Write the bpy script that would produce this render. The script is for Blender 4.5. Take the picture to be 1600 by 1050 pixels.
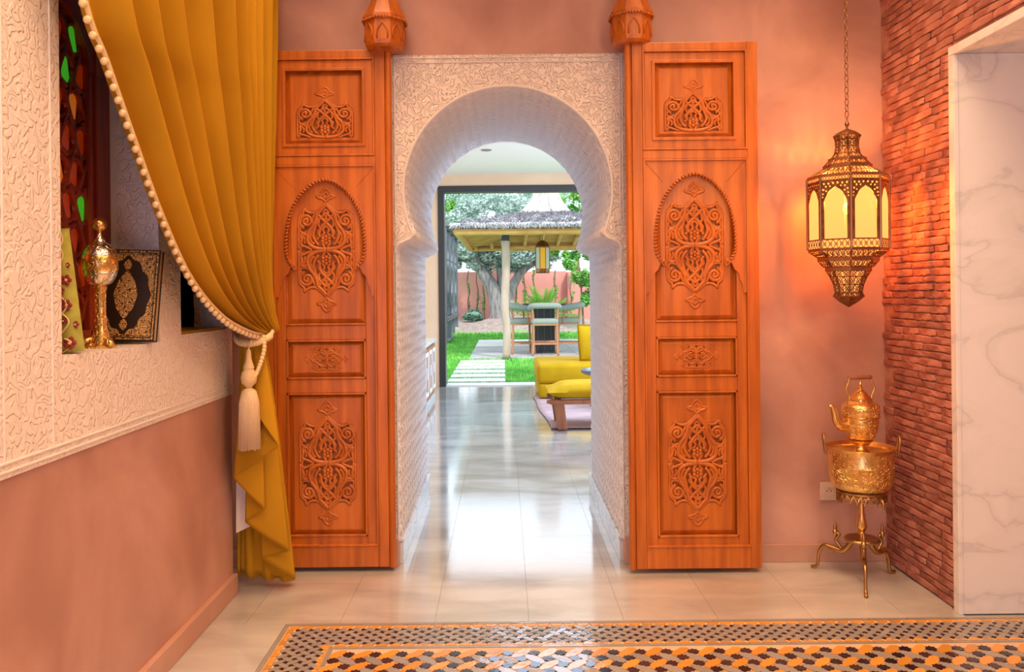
import bpy, bmesh, math, random
from mathutils import Vector, Matrix, noise
random.seed(7)
for o in list(bpy.data.objects): bpy.data.objects.remove(o, do_unlink=True)
S = bpy.context.scene
COL = S.collection
PI = math.pi

# ------------------------------------------------------------------ camera
CH = 1.275; F = 1300.0; VX, VY = 787.0, 457.0; ROLL = math.radians(0.6)
cd = bpy.data.cameras.new('camera'); cam = bpy.data.objects.new('camera', cd); COL.objects.link(cam)
cd.sensor_fit = 'HORIZONTAL'; cd.sensor_width = 36.0; cd.lens = 36.0 * F / 1600
cd.shift_x = (800 - VX) / 1600; cd.shift_y = (VY - 525) / 1600
cd.clip_start = 0.05; cd.clip_end = 300
cam.location = (0, 0, CH)
cam.rotation_euler = (Matrix.Rotation(PI/2, 3, 'X') @ Matrix.Rotation(-ROLL, 3, 'Z')).to_euler()
S.camera = cam

# ------------------------------------------------------------------ sky, sun, room light, exposure
S.view_settings.view_transform = 'Standard'; S.view_settings.look = 'None'
S.view_settings.gamma = 1.0; S.view_settings.use_curve_mapping = False
S.view_settings.exposure = 0.12
W = bpy.data.worlds.new('world'); S.world = W; W.use_nodes = True
bg = W.node_tree.nodes['Background']
bg.inputs[0].default_value = (0.76, 0.88, 1.0, 1); bg.inputs[1].default_value = 2.2

def light(name, kind, loc, energy, color, rot=(0,0,0), size=1.0, size_y=None, angle=None, spread=None):
    d = bpy.data.lights.new(name, kind); o = bpy.data.objects.new(name, d); COL.objects.link(o)
    o.location = loc; o.rotation_euler = rot; d.energy = energy; d.color = color
    if kind == 'AREA':
        d.shape = 'RECTANGLE'; d.size = size; d.size_y = size_y or size
        if spread: d.spread = spread
    elif kind == 'SUN': d.angle = angle
    else: d.shadow_soft_size = size
    return o
light('sun', 'SUN', (0,0,12), 2.8, (1.0,0.95,0.86), (math.radians(38), math.radians(24), 0), angle=math.radians(6))
WARM = (1.0, 0.63, 0.34)
light('ceiling_cove_light_left', 'AREA', (-0.45,1.65,3.32), 42, WARM, (math.radians(12),0,0), 1.0, 2.2, spread=math.radians(135))
light('ceiling_cove_light_right', 'AREA', (1.10,1.75,3.32), 42, WARM, (math.radians(12),0,0), 1.0, 2.2, spread=math.radians(135))
light('ceiling_spot_left_door', 'AREA', (-0.72,3.05,3.34), 11, WARM, (0,0,0), 0.5, 0.5, spread=math.radians(100))
light('ceiling_spot_right_door', 'AREA', (1.05,3.05,3.34), 11, WARM, (0,0,0), 0.5, 0.5, spread=math.radians(100))
light('living_room_overhead_fill', 'AREA', (1.0,8.2,2.86), 115, (0.56,0.75,1.0), (0,0,0), 2.4, 3.2)  # added cool overhead fill to brighten the arch passage
light('living_room_side_fill', 'AREA', (3.35,8.2,1.5), 165, (0.56,0.75,1.0), (0,math.radians(90),0), 2.0, 3.5)  # added daylight-coloured fill in front of the solid right wall, no window there

light('niche_fill_light', 'AREA', (1.55,0.1,1.95), 22, (1.0,0.70,0.44), (math.radians(80),0,math.radians(48)), 0.5, 0.7)  # added warm fill aimed at the niche, no lamp stands here
light('front_window_light', 'AREA', (-0.6,-2.1,1.0), 38, (0.58,0.68,1.0), (math.radians(90),0,0), 1.6, 1.8)

# ------------------------------------------------------------------ pixel helpers (ideal, unrolled)
def ideal(px, py):
    dx, dy = px - VX, py - VY
    return dx - ROLL*dy, dy + ROLL*dx
def atY(px, py, Y):
    a, b = ideal(px, py); return Vector((a*Y/F, Y, CH - b*Y/F))
def atX(px, py, X):
    a, b = ideal(px, py); Y = X*F/a; return Vector((X, Y, CH - b*Y/F))
def atZ(px, py, z=0.0):
    a, b = ideal(px, py); Y = (CH - z)*F/b; return Vector((a*Y/F, Y, z))

# ------------------------------------------------------------------ materials
MATS = {}
def mat(name, col, rough=0.5, metal=0.0, col2=None, nscale=4.0, detail=4.0, stretch=(1,1,1), bump=0.0, bscale=None,
        bstretch=None, bdist=0.01, rand=0.0, spec=0.5, emit=None, estr=0.0, ramp=(0.35,0.65), rough2=None, sheen=0.0, distort=0.0, trans=0.0, world=False):
    m = bpy.data.materials.new(name); m.use_nodes = True; MATS[name] = m
    nt = m.node_tree; N = nt.nodes; L = nt.links; b = N['Principled BSDF']
    b.inputs['Roughness'].default_value = rough; b.inputs['Metallic'].default_value = metal
    b.inputs['Specular IOR Level'].default_value = spec
    b.inputs['Base Color'].default_value = (*col, 1)
    if sheen: b.inputs['Sheen Weight'].default_value = sheen; b.inputs['Sheen Roughness'].default_value = 0.35; b.inputs['Sheen Tint'].default_value = (*[min(1,c*1.6+0.05) for c in col],1)
    if trans: b.inputs['Transmission Weight'].default_value = trans
    if emit: b.inputs['Emission Color'].default_value = (*emit,1); b.inputs['Emission Strength'].default_value = estr
    tc = N.new('ShaderNodeNewGeometry') if world else N.new('ShaderNodeTexCoord')
    def nz(scale, det, st, dis=0.0):
        mp = N.new('ShaderNodeMapping'); mp.inputs['Scale'].default_value = st; L.new(tc.outputs['Position' if world else 'Object'], mp.inputs['Vector'])
        n = N.new('ShaderNodeTexNoise'); n.inputs['Scale'].default_value = scale; n.inputs['Detail'].default_value = det
        n.inputs['Distortion'].default_value = dis; L.new(mp.outputs[0], n.inputs['Vector']); return n
    colout = None
    if col2:
        n = nz(nscale, detail, stretch, distort); r = N.new('ShaderNodeValToRGB')
        r.color_ramp.elements[0].position = ramp[0]; r.color_ramp.elements[1].position = ramp[1]
        r.color_ramp.elements[0].color = (*col,1); r.color_ramp.elements[1].color = (*col2,1)
        L.new(n.outputs['Fac'], r.inputs[0]); colout = r.outputs[0]
        if rough2 is not None:
            mr = N.new('ShaderNodeMapRange'); mr.inputs['To Min'].default_value = rough; mr.inputs['To Max'].default_value = rough2
            mr.inputs['From Min'].default_value = .3; mr.inputs['From Max'].default_value = .7
            L.new(n.outputs['Fac'], mr.inputs['Value']); L.new(mr.outputs[0], b.inputs['Roughness'])
    if rand:
        oi = N.new('ShaderNodeObjectInfo'); h = N.new('ShaderNodeHueSaturation')
        mr = N.new('ShaderNodeMapRange'); mr.inputs['To Min'].default_value = 1-rand; mr.inputs['To Max'].default_value = 1+rand
        L.new(oi.outputs['Random'], mr.inputs['Value']); L.new(mr.outputs[0], h.inputs['Value'])
        if colout: L.new(colout, h.inputs['Color'])
        else: h.inputs['Color'].default_value = (*col,1)
        colout = h.outputs[0]
    if colout: L.new(colout, b.inputs['Base Color'])
    if bump:
        n = nz(bscale or nscale*4, 3.0, bstretch or stretch); bp = N.new('ShaderNodeBump')
        bp.inputs['Strength'].default_value = bump; bp.inputs['Distance'].default_value = bdist
        L.new(n.outputs['Fac'], bp.inputs['Height']); L.new(bp.outputs[0], b.inputs['Normal'])
    return m

def carved(name, col, scale, freq, dist, strength=1.0, kind='arabesque', rough=0.7, stretch=(1,1,1), metal=0.0, col2=None):
    m = mat(name, col, rough, metal, col2=col2, nscale=3)
    nt = m.node_tree; N = nt.nodes; L = nt.links; b = N['Principled BSDF']; tc = N.new('ShaderNodeTexCoord')
    mp = N.new('ShaderNodeMapping'); mp.inputs['Scale'].default_value = stretch; L.new(tc.outputs['Object'], mp.inputs['Vector'])
    if kind == 'arabesque':      # curling contour lines
        n = N.new('ShaderNodeTexNoise'); n.inputs['Scale'].default_value = scale; n.inputs['Detail'].default_value = 0.5
        n.inputs['Distortion'].default_value = 0.6
        L.new(mp.outputs[0], n.inputs['Vector'])
        mu = N.new('ShaderNodeMath'); mu.operation = 'MULTIPLY'; mu.inputs[1].default_value = freq; L.new(n.outputs['Fac'], mu.inputs[0])
        si = N.new('ShaderNodeMath'); si.operation = 'SINE'; L.new(mu.outputs[0], si.inputs[0])
        cl = N.new('ShaderNodeMapRange'); cl.inputs['From Min'].default_value = -0.5; cl.inputs['From Max'].default_value = 0.5
        cl.interpolation_type = 'SMOOTHSTEP'; L.new(si.outputs[0], cl.inputs['Value']); h = cl.outputs[0]
    else:                        # small interlocking cells
        v = N.new('ShaderNodeTexVoronoi'); v.feature = 'DISTANCE_TO_EDGE'; v.inputs['Scale'].default_value = scale
        v.inputs['Randomness'].default_value = freq; L.new(mp.outputs[0], v.inputs['Vector'])
        mu = N.new('ShaderNodeMath'); mu.operation = 'MULTIPLY'; mu.inputs[1].default_value = 13; L.new(v.outputs['Distance'], mu.inputs[0])
        si = N.new('ShaderNodeMath'); si.operation = 'SINE'; L.new(mu.outputs[0], si.inputs[0]); h = si.outputs[0]
    bp = N.new('ShaderNodeBump'); bp.inputs['Strength'].default_value = strength; bp.inputs['Distance'].default_value = dist
    L.new(h, bp.inputs['Height']); L.new(bp.outputs[0], b.inputs['Normal'])
    return m

def marble(name, base, vein, scale, rough):
    m = mat(name, base, rough)
    nt = m.node_tree; N = nt.nodes; L = nt.links; b = N['Principled BSDF']; tc = N.new('ShaderNodeTexCoord')
    mp = N.new('ShaderNodeMapping'); mp.inputs['Rotation'].default_value = (0.3,0.7,0.2); mp.inputs['Scale'].default_value = (1,1,2.0)
    L.new(tc.outputs['Object'], mp.inputs['Vector'])
    n = N.new('ShaderNodeTexNoise'); n.inputs['Scale'].default_value = scale; n.inputs['Detail'].default_value = 6; n.inputs['Distortion'].default_value = 0.8
    L.new(mp.outputs[0], n.inputs['Vector'])
    r = N.new('ShaderNodeValToRGB'); e = r.color_ramp.elements
    e[0].position = 0.40; e[0].color = (*base,1); e[1].position = 0.60; e[1].color = (*base,1)
    for p, c in ((0.475, [x*.93 for x in base]), (0.5, vein), (0.515, [x*.95 for x in base])):
        q = e.new(p); q.color = (*c,1)
    L.new(n.outputs['Fac'], r.inputs[0]); L.new(r.outputs[0], b.inputs['Base Color'])
    return m

M_tad = mat('pink_tadelakt', (0.43,0.22,0.17), 0.42, col2=(0.70,0.41,0.33), nscale=2.0, detail=10, ramp=(0.32,0.70), distort=0.5, bump=0.15, bscale=5, bdist=0.02, spec=0.35)
M_tadb = mat('pink_tadelakt_base', (0.55,0.30,0.22), 0.45, col2=(0.62,0.36,0.27), nscale=3, detail=6, bump=0.1, bscale=6)
M_stL = carved('carved_stucco_wall', (0.84,0.76,0.71), 30, 22, 0.0055, 0.7)
M_stF = carved('carved_stucco_frame', (0.80,0.72,0.67), 28, 26, 0.009, 0.9)
M_stT = mat('carved_stucco_tunnel', (0.75,0.75,0.78), 0.7)  # same stucco as the walls, with a cool daylight tint put into its colour
M_plain = mat('plain_stucco', (0.80,0.74,0.70), 0.7, bump=0.1, bscale=12)
M_white = mat('white_plaster', (0.86,0.86,0.86), 0.8)
M_beige = mat('beige_plaster', (0.78,0.55,0.36), 0.7, col2=(0.83,0.62,0.43), nscale=2, detail=5)
M_marb = marble('white_marble', (0.84,0.83,0.85), (0.68,0.67,0.70), 2.3, 0.22)
M_marbg = marble('grey_marble', (0.66,0.68,0.70), (0.40,0.42,0.44), 3.0, 0.2)
M_slab = mat('polished_stone', (0.41,0.40,0.385), 0.07, col2=(0.61,0.595,0.57), nscale=1.7, detail=9, stretch=(1,2.6,1), rand=0.03, rough2=0.18, bump=0.03, bscale=9, bdist=0.01, distort=0.3, spec=0.9, world=True)
_b = M_slab.node_tree.nodes['Principled BSDF']; _b.inputs['Coat Weight'].default_value = 0.8; _b.inputs['Coat Roughness'].default_value = 0.09; _b.inputs['Coat IOR'].default_value = 1.6
M_joint = mat('stone_joint', (0.42,0.39,0.34), 0.8)
M_wood = mat('orange_cedar', (0.40,0.095,0.008), 0.36, col2=(0.60,0.165,0.017), nscale=3.0, detail=6, stretch=(9,9,0.7), bump=0.12, bscale=14, bstretch=(6,6,0.5), bdist=0.004, rand=0.06)
M_woodc = mat('carved_cedar', (0.40,0.095,0.009), 0.40, col2=(0.56,0.15,0.017), nscale=12, detail=4, bump=0.3, bscale=60, bdist=0.003)
M_wood2 = mat('red_window_wood', (0.22,0.022,0.006), 0.35, col2=(0.36,0.045,0.010), nscale=4, detail=5, stretch=(8,8,0.8), bump=0.1, bscale=20)
M_curt = mat('ochre_velvet', (0.44,0.225,0.012), 0.85, col2=(0.55,0.29,0.018), nscale=2.2, detail=5, stretch=(1,1,.5), sheen=0.35, spec=0.1, bump=0.1, bscale=25, bdist=0.004)
M_trim = mat('cream_trim', (0.78,0.58,0.32), 0.85, bump=0.5, bscale=160, bdist=0.004, spec=0.2)
M_fringe = mat('cream_silk_fringe', (0.80,0.60,0.38), 0.6, bump=0.9, bscale=40, bstretch=(6,6,0.25), bdist=0.006, spec=0.3)
M_lining = mat('white_lining', (0.82,0.74,0.66), 0.8)
M_brass = mat('polished_brass', (0.90,0.61,0.22), 0.22, 1.0, col2=(0.80,0.50,0.16), nscale=6, rough2=0.34)
M_brasse = carved('engraved_brass', (0.92,0.62,0.22), 42, 40, 0.0045, 0.8, rough=0.28, metal=1.0)
M_brassd = mat('aged_brass', (0.55,0.34,0.14), 0.35, 1.0, col2=(0.40,0.23,0.09), nscale=12, bump=0.2, bscale=50, bdist=0.002)
M_plate = mat('dull_brass', (0.80,0.48,0.16), 0.55, 0.8)
M_silver = carved('chased_silver', (0.86,0.80,0.70), 30, 30, 0.003, 0.6, rough=0.25, metal=1.0)
M_bronze = mat('pierced_bronze', (0.18,0.072,0.026), 0.4, 0.8, col2=(0.34,0.15,0.06), nscale=30, bump=0.4, bscale=80, bdist=0.003)
M_bronzeh = mat('bright_bronze_band', (0.36,0.19,0.09), 0.3, 0.9)
M_brick = mat('thin_red_brick', (0.34,0.115,0.085), 0.9, col2=(0.56,0.25,0.19), nscale=9, detail=7, rand=0.22, bump=0.7, bscale=45, bdist=0.006, spec=0.2)
M_mortar = mat('brick_mortar', (0.42,0.19,0.14), 0.95, col2=(0.56,0.29,0.22), nscale=20, bump=0.8, bscale=60, bdist=0.006, spec=0.1)
M_star = mat('zellige_dark', (0.035,0.016,0.022), 0.12, rand=0.5, bump=0.15, bscale=40, bdist=0.003)
M_yel = mat('zellige_ochre', (0.66,0.30,0.055), 0.12, rand=0.16, bump=0.2, bscale=30, bdist=0.004)
M_gry = mat('zellige_grey', (0.30,0.275,0.26), 0.12, rand=0.10, bump=0.2, bscale=30, bdist=0.004)
M_grout = mat('zellige_grout', (0.62,0.45,0.30), 0.6)
M_dark = mat('dark_steel', (0.045,0.047,0.052), 0.4, 0.3)
M_iron = mat('wrought_iron', (0.15,0.165,0.19), 0.5, 0.4)
M_socket = mat('ivory_plastic', (0.72,0.55,0.42), 0.4)
M_black = mat('black_hole', (0.01,0.01,0.01), 0.6)
M_mustard = mat('mustard_velvet', (0.46,0.27,0.006), 0.8, col2=(0.56,0.34,0.010), nscale=4, detail=4, sheen=0.4, spec=0.1)
M_teak = mat('teak', (0.30,0.105,0.045), 0.5, col2=(0.40,0.16,0.075), nscale=5, detail=4, stretch=(4,4,1))
M_rug = mat('faded_pink_rug', (0.44,0.28,0.30), 0.95, col2=(0.56,0.40,0.40), nscale=5, detail=8, stretch=(1,4,1), bump=0.5, bscale=60)
M_tray = mat('blue_grey_tray', (0.16,0.18,0.22), 0.3, 0.4)
M_sage = mat('sage_fabric', (0.30,0.34,0.32), 0.9)
M_chair = mat('oiled_teak', (0.42,0.18,0.09), 0.5, col2=(0.52,0.25,0.14), nscale=5, stretch=(5,5,1))
M_charc = mat('charcoal_metal', (0.04,0.045,0.05), 0.35, 0.2)
M_grass = mat('lawn_green', (0.10,0.36,0.045), 0.8, col2=(0.20,0.52,0.09), nscale=3, detail=6)
M_blade = mat('grass_blade', (0.10,0.40,0.045), 0.7, col2=(0.24,0.60,0.10), nscale=2, detail=6)
M_path = mat('pale_path_stone', (0.72,0.72,0.70), 0.8, rand=0.04)
M_patio = mat('grey_patio', (0.36,0.37,0.38), 0.7, col2=(0.50,0.50,0.50), nscale=2, detail=6)
M_soil = mat('bark_mulch', (0.30,0.22,0.19), 0.95, col2=(0.48,0.38,0.34), nscale=9, detail=6, bump=0.6, bscale=20, bdist=0.05)
M_gwall = mat('salmon_render', (0.62,0.235,0.20), 0.85, col2=(0.70,0.31,0.26), nscale=0.9, detail=7)
M_bark = mat('olive_bark', (0.20,0.185,0.18), 0.9, col2=(0.42,0.39,0.39), nscale=5, detail=6, stretch=(3,3,0.6), bump=1.0, bscale=9, bstretch=(3,3,0.6), bdist=0.06)
M_bark2 = mat('thin_brown_bark', (0.22,0.14,0.09), 0.9)
M_olive = mat('olive_leaf', (0.24,0.33,0.29), 0.7, col2=(0.42,0.52,0.46), nscale=1.5, detail=4)
M_pale = mat('weeping_pale_leaf', (0.38,0.55,0.45), 0.7, col2=(0.55,0.70,0.60), nscale=1.5)
M_green = mat('bright_leaf', (0.10,0.34,0.05), 0.6, col2=(0.28,0.55,0.12), nscale=1.2, detail=4)
M_bush = mat('dark_bush_leaf', (0.06,0.17,0.11), 0.7, col2=(0.26,0.42,0.32), nscale=14)
M_cycad = mat('cycad_frond', (0.26,0.62,0.06), 0.5, col2=(0.46,0.80,0.15), nscale=4)
M_thatch = mat('weathered_thatch', (0.26,0.25,0.27), 0.95, col2=(0.62,0.60,0.62), nscale=6, detail=5, rand=0.1)
M_straw = mat('pale_straw_cap', (0.50,0.45,0.42), 0.9, col2=(0.74,0.70,0.66), nscale=6, detail=5, stretch=(4,4,0.5), bump=0.8, bscale=14, bstretch=(5,5,.4), bdist=0.04)
M_cane = mat('honey_cane', (0.66,0.31,0.09), 0.6, col2=(0.80,0.43,0.15), nscale=4)
M_log = mat('pale_log', (0.42,0.28,0.22), 0.75, col2=(0.56,0.42,0.36), nscale=5, detail=5, stretch=(1,1,.3))
M_gold = carved('gilt_tooling', (0.80,0.52,0.20), 75, 46, 0.001, 0.4, rough=0.4, metal=0.3)
def gilt_print(m):
    nt = m.node_tree; N = nt.nodes; L = nt.links; r = N.new('ShaderNodeValToRGB'); r.color_ramp.elements[0].position = .35; r.color_ramp.elements[1].position = .6
    r.color_ramp.elements[0].color = (.10,.04,.012,1); r.color_ramp.elements[1].color = (.82,.52,.18,1)
    src = [l.from_socket for l in nt.links if l.to_socket.name == 'Height'][0]
    L.new(src, r.inputs[0]); L.new(r.outputs[0], N['Principled BSDF'].inputs['Base Color'])
gilt_print(M_gold)
M_cover = mat('dark_brown_leather', (0.022,0.012,0.008), 0.4)
M_pages = mat('gilt_page_edge', (0.55,0.36,0.16), 0.5)
M_text = mat('lime_brocade', (0.30,0.29,0.04), 0.8, col2=(0.42,0.40,0.07), nscale=20)
M_texr = mat('crimson_embroidery', (0.30,0.03,0.03), 0.8)
M_texc = mat('cream_embroidery', (0.72,0.55,0.28), 0.8)
M_green_gl = mat('green_stained_glass', (0.06,0.50,0.03), 0.2, emit=(0.06,0.60,0.02), estr=0.35)  # emission of the three stained glasses imitates daylight from behind
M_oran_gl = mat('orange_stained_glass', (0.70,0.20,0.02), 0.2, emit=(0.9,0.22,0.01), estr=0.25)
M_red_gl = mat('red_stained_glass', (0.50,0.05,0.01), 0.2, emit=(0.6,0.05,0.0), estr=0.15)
M_amber = mat('amber_glass', (0.75,0.38,0.02), 0.2, emit=(0.9,0.42,0.02), estr=0.35)
M_gglass = mat('green_lantern_glass', (0.04,0.25,0.03), 0.2)
M_cglass = mat('cream_lantern_glass', (0.60,0.58,0.45), 0.2)
M_bulb = mat('bulb_glow', (1,0.8,0.5), 0.5, emit=(1.0,0.75,0.38), estr=14)
M_dl = mat('downlight_lens', (0.25,0.25,0.25), 0.4)

def glow_glass():
    m = bpy.data.materials.new('frosted_amber_glass'); m.use_nodes = True; nt = m.node_tree; N = nt.nodes; L = nt.links
    N.remove(N['Principled BSDF']); out = N['Material Output']
    tr = N.new('ShaderNodeBsdfTransparent'); tr.inputs[0].default_value = (1.0,0.66,0.32,1)
    tl = N.new('ShaderNodeBsdfTranslucent'); tl.inputs[0].default_value = (1.0,0.66,0.32,1)
    em = N.new('ShaderNodeEmission'); em.inputs[0].default_value = (1.0,0.43,0.13,1); em.inputs[1].default_value = 1.9
    m1 = N.new('ShaderNodeMixShader'); m1.inputs[0].default_value = 0.015; L.new(em.outputs[0], m1.inputs[1]); L.new(tl.outputs[0], m1.inputs[2])
    mx = N.new('ShaderNodeMixShader'); mx.inputs[0].default_value = 0.45
    L.new(tr.outputs[0], mx.inputs[1]); L.new(m1.outputs[0], mx.inputs[2]); L.new(mx.outputs[0], out.inputs['Surface'])
    return m
M_glow = glow_glass()

# ------------------------------------------------------------------ mesh builder
class MB:
    def __init__(s): s.v = []; s.f = []
    def raw(s, vs, fs):
        k = len(s.v); s.v += [Vector(p) for p in vs]; s.f += [tuple(i+k for i in f) for f in fs]; return s
    def box(s, a, b):
        x0,y0,z0 = a; x1,y1,z1 = b
        return s.raw([(x0,y0,z0),(x1,y0,z0),(x1,y1,z0),(x0,y1,z0),(x0,y0,z1),(x1,y0,z1),(x1,y1,z1),(x0,y1,z1)],
                     [(3,2,1,0),(4,5,6,7),(0,1,5,4),(1,2,6,5),(2,3,7,6),(3,0,4,7)])
    def tube(s, pts, r, n=8, caps=True, flat=1.0, closed=False, up=None):
        pts = [Vector(p) for p in pts]; m = len(pts)
        rs = r if isinstance(r, (list,tuple)) else [r]*m
        rings = []; prev = None
        for i, p in enumerate(pts):
            if closed: t = pts[(i+1)%m] - pts[i-1]
            else: t = pts[min(i+1,m-1)] - pts[max(i-1,0)]
            t = t.normalized() if t.length > 1e-9 else Vector((0,0,1))
            if up is not None: ref = Vector(up)
            elif prev is not None: ref = prev
            else: ref = Vector((0,0,1)) if abs(t.z) < 0.9 else Vector((0,1,0))
            a = ref - t*ref.dot(t); a = a.normalized() if a.length > 1e-6 else t.orthogonal().normalized()
            prev = a; b = t.cross(a)
            rings.append([p + (a*math.cos(2*PI*k/n)*flat + b*math.sin(2*PI*k/n))*rs[i] for k in range(n)])
        vs = [q for g in rings for q in g]; fs = []
        for i in range(m if closed else m-1):
            j = (i+1) % m
            for k in range(n): fs.append((i*n+k, i*n+(k+1)%n, j*n+(k+1)%n, j*n+k))
        if caps and not closed: fs += [tuple(range(n-1,-1,-1)), tuple((m-1)*n+k for k in range(n))]
        return s.raw(vs, fs)
    def lathe(s, prof, c=(0,0,0), n=32, rot=0.0, caps=True):
        c = Vector(c); vs = []; fs = []; m = len(prof)
        for r, z in prof:
            for k in range(n):
                a = 2*PI*k/n + rot; vs.append(c + Vector((r*math.cos(a), r*math.sin(a), z)))
        for i in range(m-1):
            for k in range(n): fs.append((i*n+k, i*n+(k+1)%n, (i+1)*n+(k+1)%n, (i+1)*n+k))
        if caps and prof[0][0] > 1e-5: fs.append(tuple(range(n-1,-1,-1)))
        if caps is True and prof[-1][0] > 1e-5: fs.append(tuple((m-1)*n+k for k in range(n)))
        return s.raw(vs, fs)
    def ball(s, c, r, n=10, m=6):
        c = Vector(c); r = Vector((r,r,r)) if not hasattr(r, '__len__') else Vector(r)
        vs = [c + Vector((0,0,r.z))]; fs = []
        for i in range(1, m):
            th = PI*i/m
            for k in range(n): a = 2*PI*k/n; vs.append(c + Vector((r.x*math.sin(th)*math.cos(a), r.y*math.sin(th)*math.sin(a), r.z*math.cos(th))))
        vs.append(c - Vector((0,0,r.z))); e = len(vs)-1
        for k in range(n):
            fs.append((0, 1+k, 1+(k+1)%n)); fs.append((e, 1+(m-2)*n+(k+1)%n, 1+(m-2)*n+k))
            for i in range(m-2): fs.append((1+i*n+k, 1+(i+1)*n+k, 1+(i+1)*n+(k+1)%n, 1+i*n+(k+1)%n))
        return s.raw(vs, fs)
    def prism(s, poly, d0, d1, mp):
        n = len(poly); vs = [mp(a,b,d0) for a,b in poly] + [mp(a,b,d1) for a,b in poly]
        return s.raw(vs, [tuple(range(n)), tuple(range(2*n-1,n-1,-1))] + [(i,i+n,(i+1)%n+n,(i+1)%n) for i in range(n)])
    def grid(s, fn, nu, nv, closed_u=False):
        vs = [fn(i/nu, j/nv) for j in range(nv+1) for i in range(nu+1)]
        return s.raw(vs, [(j*(nu+1)+i, j*(nu+1)+i+1, (j+1)*(nu+1)+i+1, (j+1)*(nu+1)+i) for j in range(nv) for i in range(nu)])
    def plate(s, loops, d0, d1, mp):
        """flat plate with holes: loops[0] is the outline, the rest are holes; (a,b) in plate plane, extruded d0..d1"""
        cu = bpy.data.curves.new('tmp', 'CURVE'); cu.dimensions = '2D'; cu.fill_mode = 'BOTH'; cu.extrude = abs(d1-d0)/2
        for lp in loops:
            sp = cu.splines.new('POLY'); sp.points.add(len(lp)-1); sp.use_cyclic_u = True
            for q, (a, b) in zip(sp.points, lp): q.co = (a, b, 0, 1)
        ob = bpy.data.objects.new('tmp', cu); COL.objects.link(ob)
        dg = bpy.context.evaluated_depsgraph_get(); me = bpy.data.meshes.new_from_object(ob.evaluated_get(dg))
        c = (d0+d1)/2
        s.raw([mp(v.co.x, v.co.y, c+v.co.z) for v in me.vertices], [tuple(p.vertices) for p in me.polygons])
        bpy.data.objects.remove(ob); bpy.data.curves.remove(cu); bpy.data.meshes.remove(me); return s
    def mesh(s, name, m, smooth=False, org=(0,0,0), fix=True):
        me = bpy.data.meshes.new(name); o = Vector(org)
        me.from_pydata([v - o for v in s.v], [], s.f); me.materials.append(m)
        if fix:
            bm = bmesh.new(); bm.from_mesh(me); bmesh.ops.remove_doubles(bm, verts=bm.verts, dist=1e-6)
            bmesh.ops.recalc_face_normals(bm, faces=bm.faces); bm.to_mesh(me); bm.free()
        if smooth:
            for p in me.polygons: p.use_smooth = True
            if smooth != 'all': me.set_sharp_from_angle(angle=math.radians(38))
        me.update(); return me
    def build(s, name, m, parent=None, smooth=False, bevel=0.0, org=None, seg=2, fix=True, subsurf=0):
        """vertices are in the parent's frame if parent is None they are world coordinates; origin goes to base centre unless given"""
        if org is None:
            if parent is not None: org = Vector((0,0,0))
            else:
                xs = [v.x for v in s.v]; ys = [v.y for v in s.v]; zs = [v.z for v in s.v]
                org = Vector(((min(xs)+max(xs))/2, (min(ys)+max(ys))/2, min(zs)))
        if parent is not None:
            pw = parent.location.copy() if not parent.get('_local') else Vector((0,0,0))
            p2 = parent.parent
            if p2 is not None and not parent.get('_local'): pw = pw + p2.location
            org = pw
        me = s.mesh(name, m, smooth, org, fix)
        ob = bpy.data.objects.new(name, me); COL.objects.link(ob)
        if parent is None: ob.location = org
        else: ob.parent = parent
        if bevel:
            b = ob.modifiers.new('bevel', 'BEVEL'); b.width = bevel; b.segments = seg; b.limit_method = 'ANGLE'; b.angle_limit = math.radians(40)
        if subsurf:
            b = ob.modifiers.new('subsurf', 'SUBSURF'); b.levels = subsurf; b.render_levels = subsurf
        return ob
def tag(o, label=None, cat=None, group=None, kind=None):
    if label: o['label'] = label
    if cat: o['category'] = cat
    if group: o['group'] = group
    if kind: o['kind'] = kind
    return o
def thing(name, loc, label, cat, group=None, kind=None, local=False):
    o = bpy.data.objects.new(name, None); COL.objects.link(o); o.location = loc; o.empty_display_size = 0.1
    if local: o['_local'] = 1
    return tag(o, label, cat, group, kind)
def copy_tree(o, parent=None):
    c = o.copy(); COL.objects.link(c); c.parent = parent
    for ch in list(o.children): copy_tree(ch, c)
    return c
def piece(name, me, parent, loc, rot=(0,0,0), scale=None):
    o = bpy.data.objects.new(name, me); COL.objects.link(o); o.parent = parent; o.location = loc; o.rotation_euler = rot
    if scale: o.scale = scale
    return o
def crom(pts, n=10, closed=False):
    """Catmull-Rom through points (any dimension, Vectors)"""
    P = [Vector(p) for p in pts]; out = []; m = len(P)
    for i in range(m if closed else m-1):
        if closed: a,b,c,d = P[i-1], P[i], P[(i+1)%m], P[(i+2)%m]
        else: a,b,c,d = P[max(i-1,0)], P[i], P[i+1], P[min(i+2,m-1)]
        for k in range(n):
            t = k/n; out.append(0.5*((2*b)+(c-a)*t+(2*a-5*b+4*c-d)*t*t+(3*b-a-3*c+d)*t**3))
    if not closed: out.append(P[-1])
    return out
def arc(cx, cy, r, a0, a1, n):
    return [(cx+r*math.cos(a0+(a1-a0)*i/n), cy+r*math.sin(a0+(a1-a0)*i/n)) for i in range(n+1)]
def resample(P, n, smooth=True):
    C = crom(P, 12) if smooth else P; Ls = [0]
    for k in range(1,len(C)): Ls.append(Ls[-1]+(C[k]-C[k-1]).length)
    out = []; j = 0
    for i in range(n+1):
        d = Ls[-1]*i/n
        while j < len(C)-2 and Ls[j+1] < d: j += 1
        t = (d-Ls[j])/max(1e-9, Ls[j+1]-Ls[j]); out.append(C[j].lerp(C[j+1], min(1,max(0,t))))
    return out
XZ = lambda Y: (lambda a,b,c: Vector((a, Y+c, b)))        # plate in a wall facing the camera (c = depth away)
YZ = lambda X: (lambda a,b,c: Vector((X+c, a, b)))        # plate in a side wall

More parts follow.
